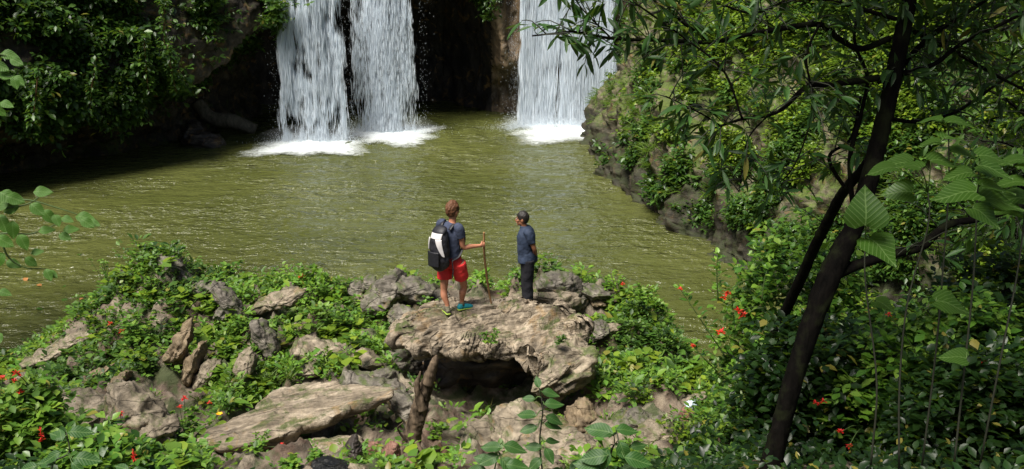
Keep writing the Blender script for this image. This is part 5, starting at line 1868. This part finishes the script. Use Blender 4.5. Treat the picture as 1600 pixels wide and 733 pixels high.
face_parts(person, hc, PH1 - .15, 1.1, 'hair_brown')
hair(person, hc, PH1 - .15, 1.12, 'hair_brown', .17, 3)
b = Bag()
b.add(*tube([pel + [0, 0, -.01], waist, (waist + chest) / 2, chest, (chest + nk) / 2 + [0, 0, .03], nk + [0, 0, -.005]], [(.165, .122), (.155, .115), (.162, .118), (.182, .128), (.155, .10), (.068, .066)], 20, 30, ref=r1))
for (s_, e_) in ((rs, re_), (ls, le)):
    m_ = s_ * .52 + e_ * .48
    b.add(*tube([s_ + (nk - s_) * .35 - [0, 0, .01], s_, m_], [.066, .070, .068], 14, 12))
wrinkle(fuse(b.build('shirt', M['tee'], person), .009, 4), .10, .02)
b = Bag()
b.add(*tube([waist + [0, 0, .0], pel + [0, 0, .02], pel - [0, 0, .08]], [(.160, .118), (.175, .13), (.172, .13)], 18, 12, ref=r1))
for (h, k, sg) in ((lh, lk, -1), (rh, rk, 1)):
    e = h * .40 + k * .60
    b.add(*tube([h + [0, 0, .03], h * .7 + k * .3, e], [(.108, .112), (.112, .116), (.112, .116)], 16, 14, ref=r1))
wrinkle(fuse(b.build('shorts', M['shorts'], person), .010, 4), .09, .018)
shoe('shoe', person, la, (-.35, .9), 'shoe_olive', base_z=la[2] - .095)['label'] = 'olive grey left shoe'
shoe('shoe', person, ra, (.85, .5), 'shoe_teal', base_z=ra[2] - .095)['label'] = 'turquoise right shoe turned outward'
for a in (la, ra):
    b = Bag()
    b.add(*tube([a + [0, 0, -.02], a + [0, 0, .035]], [.043, .041], 12))
    b.build('sock', M['shoe_olive'], person)

# backpack, worn on the back
pc = (chest + waist) / 2 - n1 * .20 + [0, 0, .03]
back = thing('backpack', 'black and pale grey backpack on the back of the man in red shorts', 'backpack', pc - [0, 0, .3])
up = np.array([0, 0, 1.0])
b = Bag()
b.add(*tube([pc - up * .30 - n1 * .01, pc - up * .24 - n1 * .04, pc - n1 * .05, pc + up * .16 - n1 * .03, pc + up * .25 + n1 * .01, pc + up * .28 + n1 * .04],
            [(.11, .08), (.165, .13), (.165, .135), (.145, .115), (.115, .085), (.06, .04)], 20, 30, ref=r1))
wrinkle(fuse(b.build('main_bag', M['pack_black'], back), .010, 4), .10, .03)
b = Bag()
b.add(*tube([pc + up * .20 - n1 * .085, pc + up * .25 - n1 * .06, pc + up * .295 + n1 * .0, pc + up * .29 + n1 * .06], [(.10, .045), (.125, .055), (.12, .05), (.07, .03)], 16, 20, ref=r1))
fuse(b.build('lid', M['pack_black'], back), .010, 4)
# pale panels wrap the upper face, split by a black band
def panel(ulo, uhi, wlo, whi, off, nm, mat):
    nu_, nv_ = 14, 14
    V = []
    for i in range(nu_):
        for j in range(nv_):
            t = j / (nv_ - 1)
            x = (wlo(t) + (whi(t) - wlo(t)) * i / (nu_ - 1))
            z = ulo + (uhi - ulo) * t
            dep = .190 - .06 * np.clip((z - .05) / .2, 0, 1) ** 2 - 2.8 * x * x + off
            V.append(pc + r1 * x + up * z - n1 * dep)
    o = mk(nm, V, grid_faces(nu_, nv_), M[mat], back)
    m = o.modifiers.new('thick', 'SOLIDIFY')
    m.thickness = .016
    return o


panel(-.10, .17, lambda t: .150 - .125 * t ** .8, lambda t: .165 - .045 * t, .0, 'front_panel', 'pack_white')
panel(.17, .25, lambda t: -.09, lambda t: .11, -.005, 'lid_panel', 'pack_white')
panel(-.02, .17, lambda t: -.160 + .02 * t, lambda t: -.135 + .03 * t, .0, 'side_panel', 'pack_white')
panel(-.25, -.02, lambda t: -.11, lambda t: .11, .030, 'pocket', 'pack_black')
for sg in (-1, 1):
    b = Bag()
    q = [pc + up * .27 + r1 * sg * .09 + n1 * .08, pc + up * .34 + r1 * sg * .11 + n1 * .17, pc + up * .26 + r1 * sg * .13 + n1 * .33, pc + up * .05 + r1 * sg * .15 + n1 * .34, pc - up * .14 + r1 * sg * .175 + n1 * .20, pc - up * .2 + r1 * sg * .14 + n1 * .06]
    b.add(*tube(q, [(.028, .010)] * 6, 10, 36, ref=r1))
    b.build('shoulder_strap', M['pack_black'], back)
b = Bag()
b.add(*tube([pc - up * .20 + r1 * .16 + n1 * .05, pc - up * .33 + r1 * .185 + n1 * .04, pc - up * .45 + r1 * .18 + n1 * .03], [(.012, .004)] * 3, 8, 14, ref=r1))
b.build('hanging_strap', M['pack_black'], back)

# walking stick
sb_ = on_boulder(768, 474)
q = [k1(757, 368, .13), k1(756.8, 378, .14), grip, k1(757, 405, .19), k1(759, 430, .26), sb_ + [-.04, -.03, .22], sb_ + [0, 0, -.02]]
b = Bag()
b.add(*tube(q, [.016, .017, .017, .016, .018, .016, .014], 10, 50, bark=.10))
tag(b.build('walking_stick', M['stick'], loc=sb_), 'tall crooked wooden walking stick in the hand of the backpacker', 'stick')

# ---- the man in dark clothes with his hands behind his back
f2 = at(824, 474, 15.3)
TX = f2[1] / (CP - (474 - 366.5) / FPX * SP) / FPX
TZ = TX / .965


def k2(px, py, dy=0.0):
    return f2 + np.array([(px - 824) * TX, dy, (474 - py) * TZ])


PH2 = math.radians(-58)
r2, n2 = frame(PH2)
HP2 = math.radians(-78)
man = thing('person', 'man in dark blue shirt and black trousers with hands clasped behind his back', 'person', f2)
la, ra = k2(826, 468, -.07), k2(823, 468, .10)
lk, rk = k2(824.5, 438, -.07), k2(822, 438, .09)
lh, rh = k2(825, 404, -.09), k2(823, 404, .08)
pel = (lh + rh) / 2 + [0, 0, .02]
waist, chest, nk = k2(822.5, 394, 0), k2(821.5, 368, 0), k2(818.5, 353, 0)
ls, rs = k2(825, 360, -.17), k2(819, 359, .16)
hc = k2(815.8, 341.5, 0)
le, lw = k2(834, 384, -.15), k2(836.5, 397, -.03)
re_, rw = k2(829, 384, .15), k2(834, 398, .04)
b = Bag()
b.add(*tube([pel - [0, 0, .06], pel + [0, 0, .04], waist, chest, (chest + nk) / 2 + [0, 0, .02], nk], [(.145, .10), (.15, .105), (.135, .10), (.16, .115), (.13, .085), (.055, .055)], 18, 30, ref=r2))
b.add(*tube([nk - [0, 0, .06], nk, hc - [0, 0, .05] - n2 * .01], [.062, .056, .054], 12))
head(b, hc, HP2, 1.04)
for (h, k, a) in ((lh, lk, la), (rh, rk, ra)):
    b.add(*tube([h + [0, 0, .04], (h + k) / 2, k, k * .66 + a * .34, a + [0, 0, .06], a - [0, 0, .03]], [.085, .072, .052, .054, .036, .038], 14, 26))
for (s_, e_, w_) in ((rs, re_, rw), (ls, le, lw)):
    b.add(*tube([s_ + (nk - s_) * .3, s_, (s_ + e_) / 2, e_, e_ * .5 + w_ * .5, w_], [.055, .056, .047, .038, .037, .026], 12, 24))
hand(b, lw, [.12, .12, -.9], [-.9, .3, .1], .35, 1.0, 1)
hand(b, rw, [.35, -.5, -.7], [-.8, -.4, .1], .45, 1.0, -1)
fuse(b.build('body', M['skin_dark'], man), .0075, 3)
face_parts(man, hc, HP2, 1.04, 'hair_black')
hair(man, hc, HP2, 1.04, 'hair_black', .08, 8)
b = Bag()
b.add(*tube([pel + [0, 0, -.05], pel + [0, 0, .05], waist, chest, (chest + nk) / 2 + [0, 0, .03], nk], [(.195, .160), (.190, .155), (.176, .142), (.190, .145), (.150, .105), (.070, .068)], 20, 30, ref=r2))
for (s_, e_) in ((rs, re_), (ls, le)):
    m_ = s_ * .40 + e_ * .60
    b.add(*tube([s_ + (nk - s_) * .35 - [0, 0, .01], s_, m_], [.066, .071, .068], 14, 12))
wrinkle(fuse(b.build('shirt', M['shirt'], man), .009, 4), .10, .025)
b = Bag()
b.add(*tube([nk + [0, 0, -.03], nk + [0, 0, .015]], [.072, .066], 16))
b.build('collar', M['shirt'], man)
b = Bag()
b.add(*tube([pel + [0, 0, .06], pel - [0, 0, .08]], [(.172, .135), (.175, .138)], 18, 8, ref=r2))
for (h, k, a) in ((lh, lk, la), (rh, rk, ra)):
    b.add(*tube([h + [0, 0, .03], (h + k) / 2, k, (k + a) / 2, a - [0, 0, .04]], [.112, .102, .090, .086, .082], 16, 24))
wrinkle(fuse(b.build('trousers', M['trousers'], man), .009, 4), .12, .025)
for a in (la, ra):
    shoe('shoe', man, a, n2, 'shoe_black', sole=False, base_z=a[2] - .09)
# ------------------------------------------------------------------ camera, light, render
cam = bpy.data.cameras.new('camera')
cam.sensor_width = 36
cam.lens = 36 * FPX / 1600
cam.clip_end = 500
cam.clip_start = .05
co = bpy.data.objects.new('camera', cam)
co.location = CAM
co.rotation_euler = (PI / 2 - PITCH, 0, 0)
COL.objects.link(co)
SC.camera = co

SUN_EL, SUN_AZ = 62.0, 222.0     # azimuth clockwise from +Y
w = bpy.data.worlds.new('World')
SC.world = w
w.use_nodes = True
nt = w.node_tree
bg = nt.nodes['Background']
sky = nt.nodes.new('ShaderNodeTexSky')
sky.sky_type = 'NISHITA'
sky.sun_disc = False
sky.sun_elevation = math.radians(SUN_EL)
sky.sun_rotation = math.radians(SUN_AZ)
sky.air_density = 1.0
sky.dust_density = 3.0
nt.links.new(sky.outputs[0], bg.inputs[0])
bg.inputs[1].default_value = 0.05

sun = bpy.data.lights.new('sun', 'SUN')
sun.energy = 4.4
sun.angle = math.radians(28)
sun.color = (1.0, .95, .86)
so = bpy.data.objects.new('sun', sun)
el, azr = math.radians(SUN_EL), math.radians(SUN_AZ)
from mathutils import Vector
v = Vector((math.sin(azr) * math.cos(el), math.cos(azr) * math.cos(el), math.sin(el)))
so.rotation_euler = v.to_track_quat('Z', 'Y').to_euler()
COL.objects.link(so)

SC.view_settings.view_transform = 'Standard'
SC.view_settings.look = 'None'
SC.view_settings.exposure = 0.9
SC.view_settings.gamma = 1
SC.render.engine = 'CYCLES'
SC.cycles.max_bounces = 6
SC.cycles.diffuse_bounces = 2
SC.cycles.glossy_bounces = 2
SC.cycles.transmission_bounces = 2
SC.cycles.transparent_max_bounces = 8
SC.cycles.caustics_reflective = False
SC.cycles.caustics_refractive = False
SC.cycles.use_denoising = True
